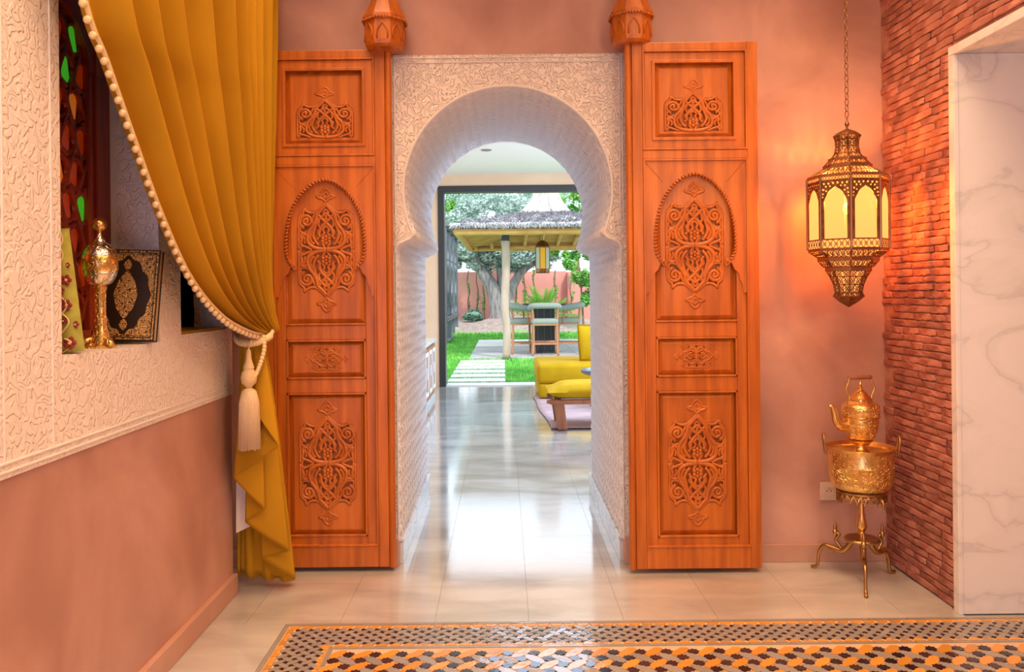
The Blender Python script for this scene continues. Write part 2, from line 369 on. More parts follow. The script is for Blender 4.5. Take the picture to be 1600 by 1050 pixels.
# ------------------------------------------------------------------ key dimensions
XL, XR = -1.164, 1.779        # side walls of the front room
D0, D1 = 3.90, 5.34           # door wall front and back
YG = 11.35                    # garden opening
ZC, ZL = 3.40, 2.89           # ceilings
YM = 3.222                    # far edge of the mosaic
XMc = 0.0245                  # arch axis
HJ = 0.5325                   # half width between the jambs
AR = 0.489; AZ = 1.752        # horseshoe circle
def horseshoe(extra=0.0, bottom=0.0):
    """outline of the opening: left foot, up, over, right foot"""
    a0 = math.radians(24.5); R = AR + extra
    left = [(-HJ-extra, bottom), (-HJ-extra, AZ-0.285), (-HJ-extra+0.006, AZ-0.262), (-HJ-extra+0.020, AZ-0.243), (-HJ-extra+0.045, AZ-0.232), (-HJ-extra+0.07, AZ-0.222)]
    arcp = arc(0, AZ, R, PI+a0, -a0, 56)
    right = [(-x, z) for x, z in reversed(left)]
    return [(XMc+x, z) for x, z in left + arcp + right]

# ------------------------------------------------------------------ structure: floors
fl = MB().box((-1.6,-2.2,-0.12),(3.4,YG+0.35,-0.006)).build('floor', M_joint, org=(0,0,0))
tag(fl, 'polished pale stone slab floor running from the hall through the arch', 'floor', kind='structure')
xs = [0.085 + 0.367*k for k in range(-5, 10)]
ys = [YM, 4.34] + [4.34 + 1.1*k for k in range(1, 6)] + [YG+0.33]
def add_slab(x0,x1,y0,y1):
    me = MB().box((-(x1-x0)/2+.0005, -(y1-y0)/2+.0005, -0.03), ((x1-x0)/2-.0005, (y1-y0)/2-.0005, 0)).mesh('slab', M_slab)
    piece('slab', me, fl, ((x0+x1)/2, (y0+y1)/2, 0))
for j in range(len(ys)-1):
    for i in range(len(xs)-1):
        x0, x1 = xs[i], xs[i+1]
        if ys[j+1] <= D0+0.5: lo, hi = XL-0.3, XR
        elif ys[j+1] <= D1+0.2: lo, hi = XMc-HJ-0.02, XMc+HJ+0.02
        else: lo, hi = -1.36, 3.35
        x0, x1 = max(x0, lo), min(x1, hi)
        if x1 - x0 > 0.03: add_slab(x0, x1, ys[j], ys[j+1])
for k in range(4): add_slab(XL-0.02, -0.856, YM-0.9*(k+1), YM-0.9*k)

# mosaic of cut tiles
mos = MB().box((-0.856,-2.0,-0.03),(2.62,YM,-0.003)).build('floor_mosaic', M_grout, org=(0,0,0))
tag(mos, 'cut tile mosaic carpet of dark stars with ochre and grey tiles', 'mosaic floor', kind='structure')
def tile_mesh(name, poly, m, h=0.0):
    n = len(poly); b = MB()
    b.raw([(x,y,-0.02) for x,y in poly] + [(x,y,h) for x,y in poly], [tuple(range(n,2*n))] + [(i,(i+1)%n,(i+1)%n+n,i+n) for i in range(n)])
    return b.mesh(name, m, fix=False)
def hexpoly(L, w, c):   # elongated tile with pointed corners cut
    return [(-L/2+c,-w/2),(L/2-c,-w/2),(L/2,-w/2+c),(L/2,w/2-c),(L/2-c,w/2),(-L/2+c,w/2),(-L/2,w/2-c),(-L/2,-w/2+c)]
def starpoly(r, n=8, k=0.72):
    return [((r if i%2==0 else r*k)*math.cos(PI*i/n), (r if i%2==0 else r*k)*math.sin(PI*i/n)) for i in range(2*n)]
x_in0 = -0.856; bands = [0.019, 0.030, 0.137, 0.027, 0.016]; tot = sum(bands)
off = [sum(bands[:i]) for i in range(6)]
rows = {'star':[], 'ochre':[], 'grey':[], 'smallgrey':[], 'smalldark':[]}
def basket(a, w, inside, kindfn):
    # square lattice of side a turned 45 degrees; returns placements
    out = []
    n = int(6/a)
    for i in range(-n, n):
        for j in range(-n, n):
            cx, cy = (i+j)*a/math.sqrt(2), (i-j)*a/math.sqrt(2)
            out.append((cx, cy, i, j))
    return out
a = 0.0662; w = a*0.60; Lh = 2*a - w - 0.004
gap = 0.0028
hx = hexpoly(Lh, w-gap, w*0.34)
ME = {'ochre': tile_mesh('ochre_tile', hx, M_yel), 'grey': tile_mesh('grey_tile', hx, M_gry), 'star': tile_mesh('star_tile', starpoly(a*0.345), M_star, 0.0012)}
a2 = 0.0353; w2 = a2*0.66; hx2 = hexpoly(2*a2-w2-0.002, w2-gap, w2*0.28); sq = a2-w2
ME['smallgrey'] = tile_mesh('grey_tile', hx2, M_gry)
ME['smalldark'] = tile_mesh('dark_tile', [(-sq*.54,-sq*.54),(sq*.54,-sq*.54),(sq*.54,sq*.54),(-sq*.54,sq*.54)], M_star, 0.0010)
fx0, fy1 = x_in0 + tot, YM - tot          # corner of the inner field
q = math.sqrt(2)
for (cx, cy, i, j) in basket(a, w, None, None):
    X = fx0 + 0.02 + cx; Y = fy1 - 0.005 + cy
    if fx0-0.01 < X < 2.58 and 2.45 < Y < fy1-0.006: rows['star'].append((X, Y, 0))
    X2 = X + 0; Y2 = Y - a/q                 # centre of the cell below this corner
    if fx0+0.012 < X2 < 2.58 and 2.45 < Y2 < fy1-0.018:
        rows['ochre' if (i+j) % 2 == 0 else 'grey'].append((X2, Y2, PI/4 if (i+j)%2==0 else -PI/4))
for (cx, cy, i, j) in basket(a2, w2, None, None):
    X = x_in0 + off[2] + 0.012 + cx; Y = YM - off[2] - 0.012 + cy
    infar = (x_in0+off[2] < X < 2.58 and YM-off[3] < Y < YM-off[2])
    inleft = (x_in0+off[2] < X < x_in0+off[3] and 2.45 < Y < YM-off[2])
    if infar or inleft: rows['smalldark'].append((X, Y, PI/4))
    Y2 = Y - a2/q
    infar = (x_in0+off[2] < X < 2.58 and YM-off[3] < Y2 < YM-off[2]-.004)
    inleft = (x_in0+off[2] < X < x_in0+off[3] and 2.45 < Y2 < YM-off[2]-.004)
    if infar or inleft: rows['smallgrey'].append((X, Y2, PI/4 if (i+j)%2==0 else -PI/4))
def seen(X, Y):
    px = VX + X*F/Y; py = VY + CH*F/Y
    return 380 < px < 1630 and py < 1075
names = {'star':'star_tile','ochre':'ochre_tile','grey':'grey_tile','smallgrey':'narrow_grey_tile','smalldark':'small_dark_tile'}
for kx, lst in rows.items():
    lst.sort(key=lambda t: (not seen(t[0], t[1]), t[1]))
    rest = MB(); cnt = 0
    for n_, (X, Y, r) in enumerate(lst):
        tx, ty = random.gauss(0,0.018), random.gauss(0,0.018)
        if n_ < 300 and seen(X, Y):
            piece(names[kx], ME[kx], mos, (X, Y, 0.0), (tx, ty, r))
        else:
            R = Matrix.Translation((X,Y,0)) @ Matrix.Rotation(tx,4,'X') @ Matrix.Rotation(ty,4,'Y') @ Matrix.Rotation(r,4,'Z')
            me = ME[kx]; rest.raw([R @ v.co for v in me.vertices], [tuple(p.vertices) for p in me.polygons]); cnt += 1
    if cnt: tag(rest.build(names[kx]+'_field', ME[kx].materials[0], mos, fix=False), kind='stuff')
# border strips and the two ochre saw-tooth rows, along the far side and the left side
strip = tile_mesh('border_tile', [(-.074,-.0075),(.074,-.0075),(.074,.0075),(-.074,.0075)], M_gry)
tri = tile_mesh('sawtooth_tile', [(-.024,-.011),(.024,-.011),(.0,.013)], M_yel)
tri = tile_mesh('sawtooth_tile', [(-.0235,.013),(-.012,-.010),(.012,-.010),(.0235,.013)], M_yel)
nx = int((2.6-x_in0)/0.15)
for k in range(nx):
    piece('border_tile', strip, mos, (x_in0+0.075+0.15*k, YM-off[0]-.0095, 0), (random.gauss(0,.006),random.gauss(0,.006),0))
    if k*0.15 > tot-.1: piece('border_tile', strip, mos, (x_in0+0.075+0.15*k+.08, YM-off[4]-.008, 0), (random.gauss(0,.006),random.gauss(0,.006),0))
for k in range(6):
    piece('border_tile', strip, mos, (x_in0+.0095, YM-.095-0.15*k, 0), (0,0,PI/2))
    piece('border_tile', strip, mos, (x_in0+off[4]+.008, YM-tot-.06-0.15*k, 0), (0,0,PI/2))
for k in range(int((2.6-x_in0)/0.05)):
    piece('sawtooth_tile', tri, mos, (x_in0+.045+.05*k, YM-off[1]-.016, 0), (random.gauss(0,.006),0,0))
    if .05*k > off[3]: piece('sawtooth_tile', tri, mos, (x_in0+.05*k, YM-off[3]-.012, 0), (random.gauss(0,.006),0,PI))
for k in range(14):
    piece('sawtooth_tile', tri, mos, (x_in0+off[1]+.016, YM-.07-.05*k, 0), (0,0,PI/2))
    if .05*k+.07 > off[3]: piece('sawtooth_tile', tri, mos, (x_in0+off[3]+.012, YM-.07-.05*k, 0), (0,0,-PI/2))

# ------------------------------------------------------------------ structure: door wall with the horseshoe opening
hs = horseshoe()
wb = MB().plate([[(-1.75,0.0)] + [(hs[0][0],0.0)] + hs[1:-1] + [(hs[-1][0],0.0)] + [(2.8,0),(2.8,ZC),(-1.75,ZC)]], 0.0, D1-D0, XZ(D0)).build('wall_back', M_tad, org=(0,0,0))
tag(wb, 'pink polished plaster wall with the horseshoe arch passage', 'wall', kind='structure')
# carved stucco frame on the face of the wall
fr_o = [(XMc-HJ-0.018,0.0)] ; zt = 2.387
frame_loop = [(XMc-HJ-0.02,0.10)] + [(hs[0][0],0.10)] + hs[1:-1] + [(hs[-1][0],0.10)] + [(XMc+HJ+0.02,0.10),(XMc+HJ+0.02,zt),(XMc-HJ-0.02,zt)]
fm = MB().plate([frame_loop], -0.014, 0.0, XZ(D0)).build('trim_1', M_stF, org=(0,0,0))
tag(fm, 'carved white stucco frame around the horseshoe arch', 'stucco frame', kind='structure')
rim = [Vector((x, D0-0.014, z)) for x, z in hs[1:-1]]
MB().tube(rim, 0.006, 6).build('rim_bead', M_plain, fm, smooth=True)
for s_ in (0, 1):
    zz = zt-0.012-0.022*s_
    MB().box((XMc-HJ-0.005+.02*s_, D0-0.020, zz-0.004),(XMc+HJ+0.005-.02*s_, D0-0.013, zz)).build('moulding', M_plain, fm, bevel=.001)
    for sx in (-1,1):
        xx = XMc+sx*(HJ+0.005-.012*s_)
        MB().box((xx-.003, D0-0.020, AZ-.15),(xx+.003, D0-0.013, zz)).build('moulding', M_plain, fm, bevel=.001)
# beaded hole border at the right of the frame
# lining of the passage (thin carved shell)
n = len(hs)
ya, yb = D0-0.004, D1-0.07
path_in = resample([Vector((x,0,z)) for x,z in horseshoe(-0.003,0.115)], 720, False)
def relief(sv, y):
    c1, c2 = math.cos(2*PI*sv/0.096), math.cos(2*PI*y/0.090); k_ = abs(c1+c2)
    h = 0.013*max(0.0, 1-k_/0.50)**.7 + 0.009*max(0.0, 1-abs(k_-1.55)/0.45)
    e_ = min(1.0, (y-ya)/0.02, (yb-y)/0.02); return h*max(0.0, e_)
cum = [0.0]
for k in range(1, len(path_in)): cum.append(cum[-1] + (path_in[k]-path_in[k-1]).length)
nrm_in = []
for k in range(len(path_in)):
    t_ = (path_in[min(k+1,len(path_in)-1)] - path_in[max(k-1,0)]).normalized(); nrm_in.append(Vector((t_.z,0,-t_.x)))
NYL = 200
def lining(u, v):
    k = min(len(path_in)-1, int(round(u*720))); y = ya + (yb-ya)*v
    p = path_in[k] + nrm_in[k]*relief(cum[k]-cum[-1]/2, y); return Vector((p.x, y, p.z))
lo = MB().grid(lining, 720, NYL).build('trim_2', M_stT, org=(0,0,0), smooth=False, fix=False)
md = lo.modifiers.new('thick','SOLIDIFY'); md.thickness = 0.003; md.offset = 0
tag(lo, 'carved white stucco lining of the arch passage in a cell pattern', 'stucco lining', kind='structure')
vs = []; fs = []
for (x,z) in horseshoe(-0.0005,0.0): vs += [(x,D1-0.069,z),(x,D1+0.004,z)]
eo = horseshoe(0.03,0.0)
for k in range(n): vs += [(eo[k][0], D1+0.004, eo[k][1])]
for k in range(n-1):
    fs += [(2*k,2*k+2,2*k+3,2*k+1),(2*k+1,2*k+3,2*n+k+1,2*n+k)]
ed = MB().raw(vs, fs).build('trim_3', M_plain, org=(0,0,0), smooth=True); tag(ed, 'plain plaster edge at the far end of the arch passage', 'plaster edge', kind='structure')
# passage baseboards in marble tiles with a moulded top
for nm, sx in (('baseboard_passage_left',-1),('baseboard_passage_right',1)):
    r = tag(bpy.data.objects.new(nm, None), 'grey marble baseboard of the arch passage on the %s jamb' % ('left' if sx<0 else 'right'), 'baseboard', kind='structure'); COL.objects.link(r)
    xw = XMc + sx*HJ
    for k in range(4):
        y0 = D0+0.03 + k*(D1-D0-0.04)/4; y1 = y0 + (D1-D0-0.04)/4 - 0.002
        MB().box((min(xw,xw-sx*0.022), y0, 0.0),(max(xw,xw-sx*0.022), y1, 0.105)).build('marble_tile', M_marbg, r, bevel=.002)
    MB().box((min(xw,xw-sx*0.028), D0+0.02, 0.105),(max(xw,xw-sx*0.028), D1-0.01, 0.122)).build('cap', M_marbg, r, bevel=.005)
    MB().box((min(xw+sx*.02,xw-sx*0.004), D0-0.018, 0.0),(max(xw+sx*.02,xw-sx*0.004), D0+0.028, 0.13)).build('plinth', M_tadb, r, bevel=.003)

# ------------------------------------------------------------------ structure: left wall with niches
n1a, n1b, n2a, n2b, zs = 2.19, 2.81, 2.998, 3.50, 1.12
def niche_loop(y0, y1, z0, zspring):
    c = (y0+y1)/2; r = (y1-y0)/2
    return [(y0,z0),(y1,z0)] + arc(c, zspring, r, 0, PI, 24)
DADO = 0.853
nl1 = niche_loop(n1a, n1b, zs, 2.12); nl2 = niche_loop(n2a, n2b, zs+.015, 2.0)
wl = MB().plate([[(-2.2,DADO),(3.56,DADO),(3.56,ZC),(-2.2,ZC)], nl1, nl2], -0.14, 0.0, YZ(XL)).build('wall_left', M_stL, org=(0,0,0))
tag(wl, 'carved white stucco wall with arched niches', 'wall', kind='structure')
MB().box((XL-0.14,-2.2,0.0),(XL-0.006,3.56,DADO)).build('dado', M_tad, wl)
for z_ in (DADO+0.012, DADO+0.032):
    MB().box((XL-.002,-2.2,z_),(XL+0.004,3.55,z_+0.006)).build('border_line', M_plain, wl, bevel=.0015)
for y_ in (1.93, 2.14):
    MB().box((XL-.002,y_,DADO+.03),(XL+0.003,y_+.006,3.0)).build('border_line', M_plain, wl, bevel=.0015)
MB().box((XL-0.02,-2.2,0.0),(XL+0.014,3.565,0.085)).build('baseboard_left', M_tadb, None, bevel=.004, org=(0,0,0))
tag(bpy.data.objects['baseboard_left'], 'pink plaster baseboard along the left dado', 'baseboard', kind='structure')
# niche boxes
XN = -1.335
nb = MB()
nb.box((XN-0.02,n1a-.03,zs-.03),(XL-.14,n1b+.03,zs)).box((XN-0.02,n1b,zs),(XL-.14,n1b+.03,2.6)).box((XN-0.02,n1a-.03,zs),(XL-.14,n1a,2.6)).box((XN-0.04,n1a-.03,zs-.03),(XN-.02,n1b+.03,2.6)).box((XN-0.02,n1a,2.43),(XL-.14,n1b,2.46))
nb.build('niche_lining', M_plain, wl)
nb = MB()
nb.box((-1.50,n2a-.03,zs-.02),(XL-.14,n2b+.03,zs+.015)).box((-1.50,n2b,zs),(XL-.14,n2b+.03,2.4)).box((-1.5,n2a-.03,zs),(XL-.14,n2a,2.4)).box((-1.52,n2a-.03,zs-.03),(-1.5,n2b+.03,2.4)).box((-1.5,n2a,2.25),(XL-.14,n2b,2.28))
nb.build('niche_lining', M_wood2, wl)
MB().box((-1.49,n2a+.005,zs+.016),(XL-.004,n2b-.005,zs+.024)).build('niche_cloth', M_curt, wl, bevel=.002)
# alcove behind the curtain
MB().box((-1.75,3.56,0),(-1.70,D0,ZC)).box((-1.75,3.50,0),(XL-.14,3.56,ZC)).build('wall_alcove', M_plain, org=(0,0,0))
tag(bpy.data.objects['wall_alcove'], 'white plaster side of the alcove behind the curtain', 'wall', kind='structure')
# ------------------------------------------------------------------ structure: right wall: brick, marble opening, corner
YMa = 3.248; ZMt = 2.19
wr = MB().box((XR+0.004,YMa+.03,0),(XR+0.30,D0+.02,ZC)).box((XR+0.004,-2.2,ZMt+.03),(XR+0.30,YMa+.03,ZC)).build('wall_right', M_mortar, org=(0,0,0))
tag(wr, 'wall of thin uneven red bricks around the marble opening', 'brick wall', kind='structure')
def brick_mesh(L, H, seed):
    rnd = random.Random(seed); T = 0.007; nn = 6; vs = []; fs = []
    for i in range(nn+1):
        y = -L/2 + L*i/nn
        for (sz, x) in ((-1,0.0),(-1,-T*.8),(-0.55,-T),(0.55,-T),(1,-T*.8),(1,0.0)):
            jx = rnd.uniform(-.0016,.0016) if x < 0 else 0
            ee = .82 if i in (0,nn) else 1
            vs.append((x*ee+jx, y + rnd.uniform(-.003,.003), sz*H/2*(.9 if i in (0,nn) else 1) + rnd.uniform(-.0022,.0022)))
    for i in range(nn):
        for k in range(5): fs.append((i*6+k, (i+1)*6+k, (i+1)*6+k+1, i*6+k+1))
    fs += [tuple(range(6)), tuple(nn*6+k for k in range(5,-1,-1))]
    return MB().raw(vs, fs).mesh('brick', M_brick)
CO = 0.0315
bm_var = [brick_mesh(l, CO-0.0045, k) for k, l in enumerate((0.26,0.24,0.22,0.20,0.18,0.14,0.10))]
bl = (0.26,0.24,0.22,0.20,0.18,0.14,0.10)
blist = []
z = CO/2 + 0.004
while z < 3.1:
    y = D0 + 0.01 - random.uniform(0,0.12)
    ylim = YMa+.034 if z < ZMt+0.045 else 2.35
    first = True
    while y > ylim + 0.04:
        k = random.randrange(7 if not first else 7); L_ = bl[k]
        if y - L_ < ylim:
            rem = y - ylim; k = min(range(7), key=lambda t: abs(bl[t]-rem)); L_ = rem
            blist.append((y-L_/2, z, k, L_/bl[k])); break
        blist.append((y-L_/2, z, k, 1.0)); y -= L_ + 0.006; first = False
    z += CO
def bvis(t):
    y, z_ = t[0], t[1]; px = VX + XR*F/y; py = VY - (z_-CH)*F/y
    return py > -10 and px < 1610
blist.sort(key=lambda t: (not bvis(t), t[0]))
rest = MB(); 
for n_, (y, z_, k, sc) in enumerate(blist):
    x = XR + random.uniform(.000,.004); rx = random.gauss(0,.010); sz = random.uniform(.86,1.08)
    if n_ < 300: piece('brick', bm_var[k], wr, (x,y,z_), (rx,0,random.gauss(0,.012)), (1,sc,sz))
    else:
        R = Matrix.Translation((x,y,z_)) @ Matrix.Rotation(rx,4,'X') @ Matrix.Diagonal((1,sc,sz,1)); me = bm_var[k]
        rest.raw([R @ v.co for v in me.vertices], [tuple(p.vertices) for p in me.polygons])
if rest.v: tag(rest.build('brick_field', M_brick, wr, fix=False), kind='stuff')
mo = bpy.data.objects.new('trim_4', None); COL.objects.link(mo)
tag(mo, 'white veined marble lining of the opening in the brick wall', 'marble lining', kind='structure')
MB().box((XR+.0025,YMa,0),(2.75,YMa+.03,ZMt)).build('reveal_slab', M_marb, mo, bevel=.002)
MB().box((XR+.0025,-0.5,ZMt+.0005),(2.75,YMa+.0295,ZMt+.03)).build('soffit_slab', M_marb, mo, bevel=.002)
MB().box((XR-.016,YMa-.004,0),(XR+.002,YMa+.036,ZMt-.005)).build('edge_strip', M_marb, mo, bevel=.002)
MB().box((XR-.016,-0.5,ZMt-.004),(XR+.002,YMa+.036,ZMt+.032)).build('edge_strip', M_marb, mo, bevel=.002)
MB().box((2.75,-2.2,-.05),(2.8,YMa+.6,ZC)).box((XR,-2.2,0),(XR+.3,-.5,ZC)).build('wall_far_right', M_tad, org=(0,0,0))
tag(bpy.data.objects['wall_far_right'], 'pink plaster wall beyond the marble opening', 'wall', kind='structure')
MB().box((-1.75,-2.25,-.1),(2.8,-2.2,ZC)).build('wall_front', M_tad, org=(0,0,0)); tag(bpy.data.objects['wall_front'], 'pink plaster wall behind the viewer', 'wall', kind='structure')
MB().box((-1.75,-2.25,ZC),(2.8,D1,ZC+.05)).build('ceiling', M_white, org=(0,0,0)); tag(bpy.data.objects['ceiling'], 'white ceiling of the front hall', 'ceiling', kind='structure')
MB().box((1.16,D0-.012,0),(XR,D0,0.085)).box((-1.7,D0-.012,0),(-1.1,D0,0.085)).build('baseboard_back', M_tadb, org=(0,0,0), bevel=.003); tag(bpy.data.objects['baseboard_back'], 'pink plaster baseboard beside the right door leaf', 'baseboard', kind='structure')

# ------------------------------------------------------------------ structure: living room beyond the arch
XLL, XLR = -1.36, 3.4
MB().box((XLL-.05,D1,-.05),(XLL,YG+.25,ZL)).build('wall_living_left', M_beige, org=(0,0,0))
MB().box((XLR,D1,-.05),(XLR+.05,YG+.25,ZL)).build('wall_living_right', M_beige, org=(0,0,0))
MB().box((XLL-.05,D1,ZL),(XLR+.05,YG+.3,ZL+.06)).build('ceiling_living', M_white, org=(0,0,0))
GX0, GX1, GZ = -0.885, 2.55, 2.735
MB().plate([[(XLL,0),(GX0,0),(GX0,GZ),(GX1,GZ),(GX1,0),(XLR,0),(XLR,ZL),(XLL,ZL)]], 0, .25, XZ(YG)).build('wall_living_far', M_beige, org=(0,0,0))
for n_, l_ in (('wall_living_left','beige plaster left wall of the living room'),('wall_living_right','beige plaster right wall of the living room'),('ceiling_living','white ceiling of the living room'),('wall_living_far','beige plaster wall around the garden opening')):
    tag(bpy.data.objects[n_], l_, 'wall' if 'wall' in n_ else 'ceiling', kind='structure')
gw = bpy.data.objects.new('door_3', None); COL.objects.link(gw); tag(gw, 'dark grey metal frame of the wide garden opening', 'door frame', kind='structure')
MB().box((GX0,YG-.02,0),(GX0+.085,YG+.20,GZ)).build('jamb', M_dark, gw, bevel=.004)
MB().box((GX1-.085,YG-.02,0),(GX1,YG+.20,GZ)).build('jamb', M_dark, gw, bevel=.004)
MB().box((GX0+.085,YG-.02,GZ-.085),(GX1-.085,YG+.20,GZ)).build('head', M_dark, gw, bevel=.004)
MB().box((GX0+.085,YG+.02,-.02),(GX1-.085,YG+.34,0.012)).build('threshold', M_path, gw, bevel=.003)

# ------------------------------------------------------------------ door leaves
def motif_paths():
    """one quarter (upper left) of the arabesque, units: 1 = 0.19 px of the photograph"""
    Q = []
    Q.append(([(0,380),(-45,338),(-85,306),(-130,303),(-160,318),(-176,336),(-184,300),(-208,280),(-222,240),(-222,120),(-222,0)], 9))
    sp = []
    for k in range(26):
        t = k/25; an = math.radians(250 - 560*t); r = 58*(1-t) + 14*t; sp.append((-158 + r*math.cos(an), 235 + r*math.sin(an)))
    Q.append((sp, 10))
    Q.append(([(0,366),(-40,322),(-72,286),(-78,246),(-100,200),(-135,155),(-150,105),(-146,62),(-112,28),(-60,10),(0,6)], 13))
    Q.append(([(-68,292),(-40,262),(0,222),(38,182),(56,138),(50,104)], 11))
    Q.append(([(0,300),(-34,268),(-74,222),(-92,170),(-104,120),(-88,74),(-60,40)], 10))
    Q.append(([(-150,110),(-176,130),(-204,120),(-196,84),(-206,48),(-182,30)], 10))
    Q.append(([(-112,0),(-150,20),(-190,34),(-208,16),(-206,0)], 8))
    Q.append(([(-178,170),(-196,190),(-210,160),(-186,140),(-150,150)], 8))
    Q.append(([(0,330),(-20,300),(0,262),(-26,236)], 8))
    Q.append(([(-36,60),(-20,34),(-10,18)], 9))
    Q.append(([(-88,296),(-104,262),(-112,228),(-98,206)], 8))
    Q.append(([(-118,178),(-112,140),(-128,112),(-118,70),(-96,48)], 8))
    Q.append(([(0,196),(-24,168),(-14,136),(-34,112)], 8))
    Q.append(([(-52,236),(-62,206),(-48,176),(-66,146),(-56,112),(-72,86)], 8))
    Q.append(([(-200,150),(-186,112),(-170,84),(-176,52)], 8))
    Q.append(([(-158,262),(-146,240),(-160,222)], 9))
    # finial
    Q.append(([(0,384),(-22,412),(-60,424),(-72,436),(-40,448),(-30,474),(0,502)], 9))
    Q.append(([(0,420),(-24,436),(0,470)], 8))
    Q.append(([(-50,434),(-28,440),(-14,462)], 7))
    return Q
OUTLINE_Q = [(0,392),(-42,350),(-84,318),(-128,316),(-160,332),(-180,350),(-196,308),(-222,286),(-234,240),(-234,0)]
def outline(sx, sy, half=False):
    up = OUTLINE_Q                                          # top centre to left middle
    l = [(x,y) for x,y in up]
    if half:
        pts = l + [(-x,y) for x,y in reversed(l[1:])]
    else:
        lowl = [(x,-y) for x,y in reversed(l[:-1])]
        left = l + lowl                                     # top -> bottom by the left
        pts = left + [(-x,y) for x,y in reversed(left[1:-1])]
    return [(x*sx, y*sy) for x,y in pts]
def motif(mb, cx, cz, sx, sy, mp, depth, half=False, rot=False):
    T = (lambda x,y: (cx + y*sy, cz + x*sx)) if rot else (lambda x,y: (cx + x*sx, cz + y*sy))
    for pts, r in motif_paths():
        for mx in (1,-1):
            for my in ((1,) if half else (1,-1)):
                P = crom([Vector((x*mx, y*my, 0)) for x,y in pts], 4)
                W = [mp(*T(p.x,p.y), depth) for p in P]
                mb.tube(W, r*max(min(sx,sy),.00030)*1.45, 6, flat=.5, up=(0,1,0))
    for my in ((1,) if half else (1,-1)):                  # rosettes
        for k in range(6):
            an = PI/6 + k*PI/3; x, y = 30*math.cos(an), (82 + 26*math.sin(an))*my
            c = mp(*T(x,y), depth-.001); mb.ball(c, (17*sx if not rot else 17*sy, .004, 17*sx), 8, 4)
        mb.ball(mp(*T(0,82*my), depth-.003), (12*sx,.004,12*sx), 8, 4)
def make_door(name, x0, y0, sgn, label):
    """x0 = world x of the post edge, sgn=+1 leaf runs to the right, built facing -Y; front of stiles at y0"""
    s = 0.002908; zb = 0.019; Wd = 0.592
    root = bpy.data.objects.new(name, None); COL.objects.link(root); root.location = (x0 + sgn*Wd/2, y0+.05, zb)
    tag(root, label, 'door leaf', 'carved door leaves flanking the arch', 'structure')
    U = lambda px: x0 + sgn*(px-978)*s                      # pixel of the right-hand leaf to x
    V = lambda py: zb + (886-py)*s
    mp = lambda a,b,c: Vector((a, y0+c, b))
    def bx(px0,py0,px1,py1,d0,d1,mb=None):
        xa, xb = sorted((U(px0),U(px1))); za, zb_ = sorted((V(py0),V(py1)))
        return (mb or MB()).box((xa,y0+d0,za),(xb,y0+d1,zb_))
    def P(nm, mb, m=M_wood, bev=.003): return mb.build(nm, m, root, bevel=bev)
    P('backing_board', bx(980,69,1180,885,.034,.05))
    # post side with rounded post
    P('stile', bx(988,69,1004,885,0,.046)); P('stile', bx(1166,69,1182,885,0,.046)); 
    P('hinge_post', MB().tube([(U(983),y0+.016,zb),(U(983),y0+.016,V(62))], .0155, 16), bev=0).data.polygons.foreach_set('use_smooth',[True]*0) if False else MB().tube([(U(983),y0+.016,zb),(U(983),y0+.016,V(58))], .0165, 18).build('hinge_post', M_wood, root, smooth=True)
    for (a0,a1) in ((69,81),(236,250),(852,885)): P('rail', bx(1004,a0,1166,a1,0.001,.046))
    # thin mouldings at the edges of stiles
    for (pa,pb,ya_,yb_) in ((1004,1007,81,236),(1163,1166,81,236),(1004,1007,250,852),(1163,1166,250,852)): P('moulding', bx(pa,ya_,pb,yb_,-.003,.02), bev=.0015)
    for py in (81,233,250,849): P('moulding', bx(1007,py,1163,py+3,-.003,.02), bev=.0015)
    # --- top panel: stepped frame with a carved half cartouche
    P('panel_frame', MB().plate([[(U(1007),V(84)),(U(1163),V(84)),(U(1163),V(233)),(U(1007),V(233))],[(U(1024),V(100)),(U(1145),V(100)),(U(1145),V(217)),(U(1024),V(217))]], .008,.034, mp))
    P('moulding', MB().plate([[(U(1019),V(96)),(U(1150),V(96)),(U(1150),V(221)),(U(1019),V(221))],[(U(1024),V(101)),(U(1145),V(101)),(U(1145),V(216)),(U(1024),V(216))]], .002,.012, mp), bev=.0015)
    def field(pa,pb,ya_,yb_, cpx, cpy, sx, sy, half=False, rot=False):
        xa,xb = U(pa),U(pb); za,zc = V(yb_),V(ya_); cx,cz = U(cpx),V(cpy)
        if rot: ol = [(cx+y, cz+x) for x,y in outline(sx,sy)]
        else: ol = [(cx+x, cz+y) for x,y in outline(sx,sy,half)]
        d = .020; b = .020*1.0
        ins_ = [(xa+sgn*b,zc-b),(xb-sgn*b,zc-b),(xb-sgn*b,za+b),(xa+sgn*b,za+b)]
        P('panel', MB().plate([ins_, ol], d, d+.009, mp), bev=.0008)
        o_ = [(xa,zc),(xb,zc),(xb,za),(xa,za)]
        vs = [mp(p[0],p[1],.032) for p in o_] + [mp(p[0],p[1],d) for p in ins_]
        MB().raw(vs, [(k,(k+1)%4,4+(k+1)%4,4+k) for k in range(4)]).build('panel_bevel', M_wood, root)
        mb = MB(); motif(mb, cx, cz, sx, sy, mp, d+.0005, half, rot)
        mb.build('carving', M_woodc, root, smooth='all', fix=False)
    e = .000553
    field(1024,1145,101,217, 1084, 206, e*1.03, e*.85, half=True)
    # --- arched section
    sx0, sx1, st, sb_ = 1007,1163,253,500
    c = 1084.0
    archl = [Vector((c-57+7,412,0)),Vector((c-60,396,0)),Vector((c-62,372,0)),Vector((c-59,345,0)),Vector((c-51,318,0)),Vector((c-36,294,0)),Vector((c-18,279,0)),Vector((c,273,0))]
    al = crom(archl, 6); full = [(p.x,p.y) for p in al] + [(2*c-p.x,p.y) for p in reversed(al[:-1])]
    br_l = [(1007,458),(1012,458),(1014,444),(1018,436),(1019,428),(1026,421),(1030,412)]
    br_r = [(2*c-a_+2,b_) for a_,b_ in reversed(br_l)]
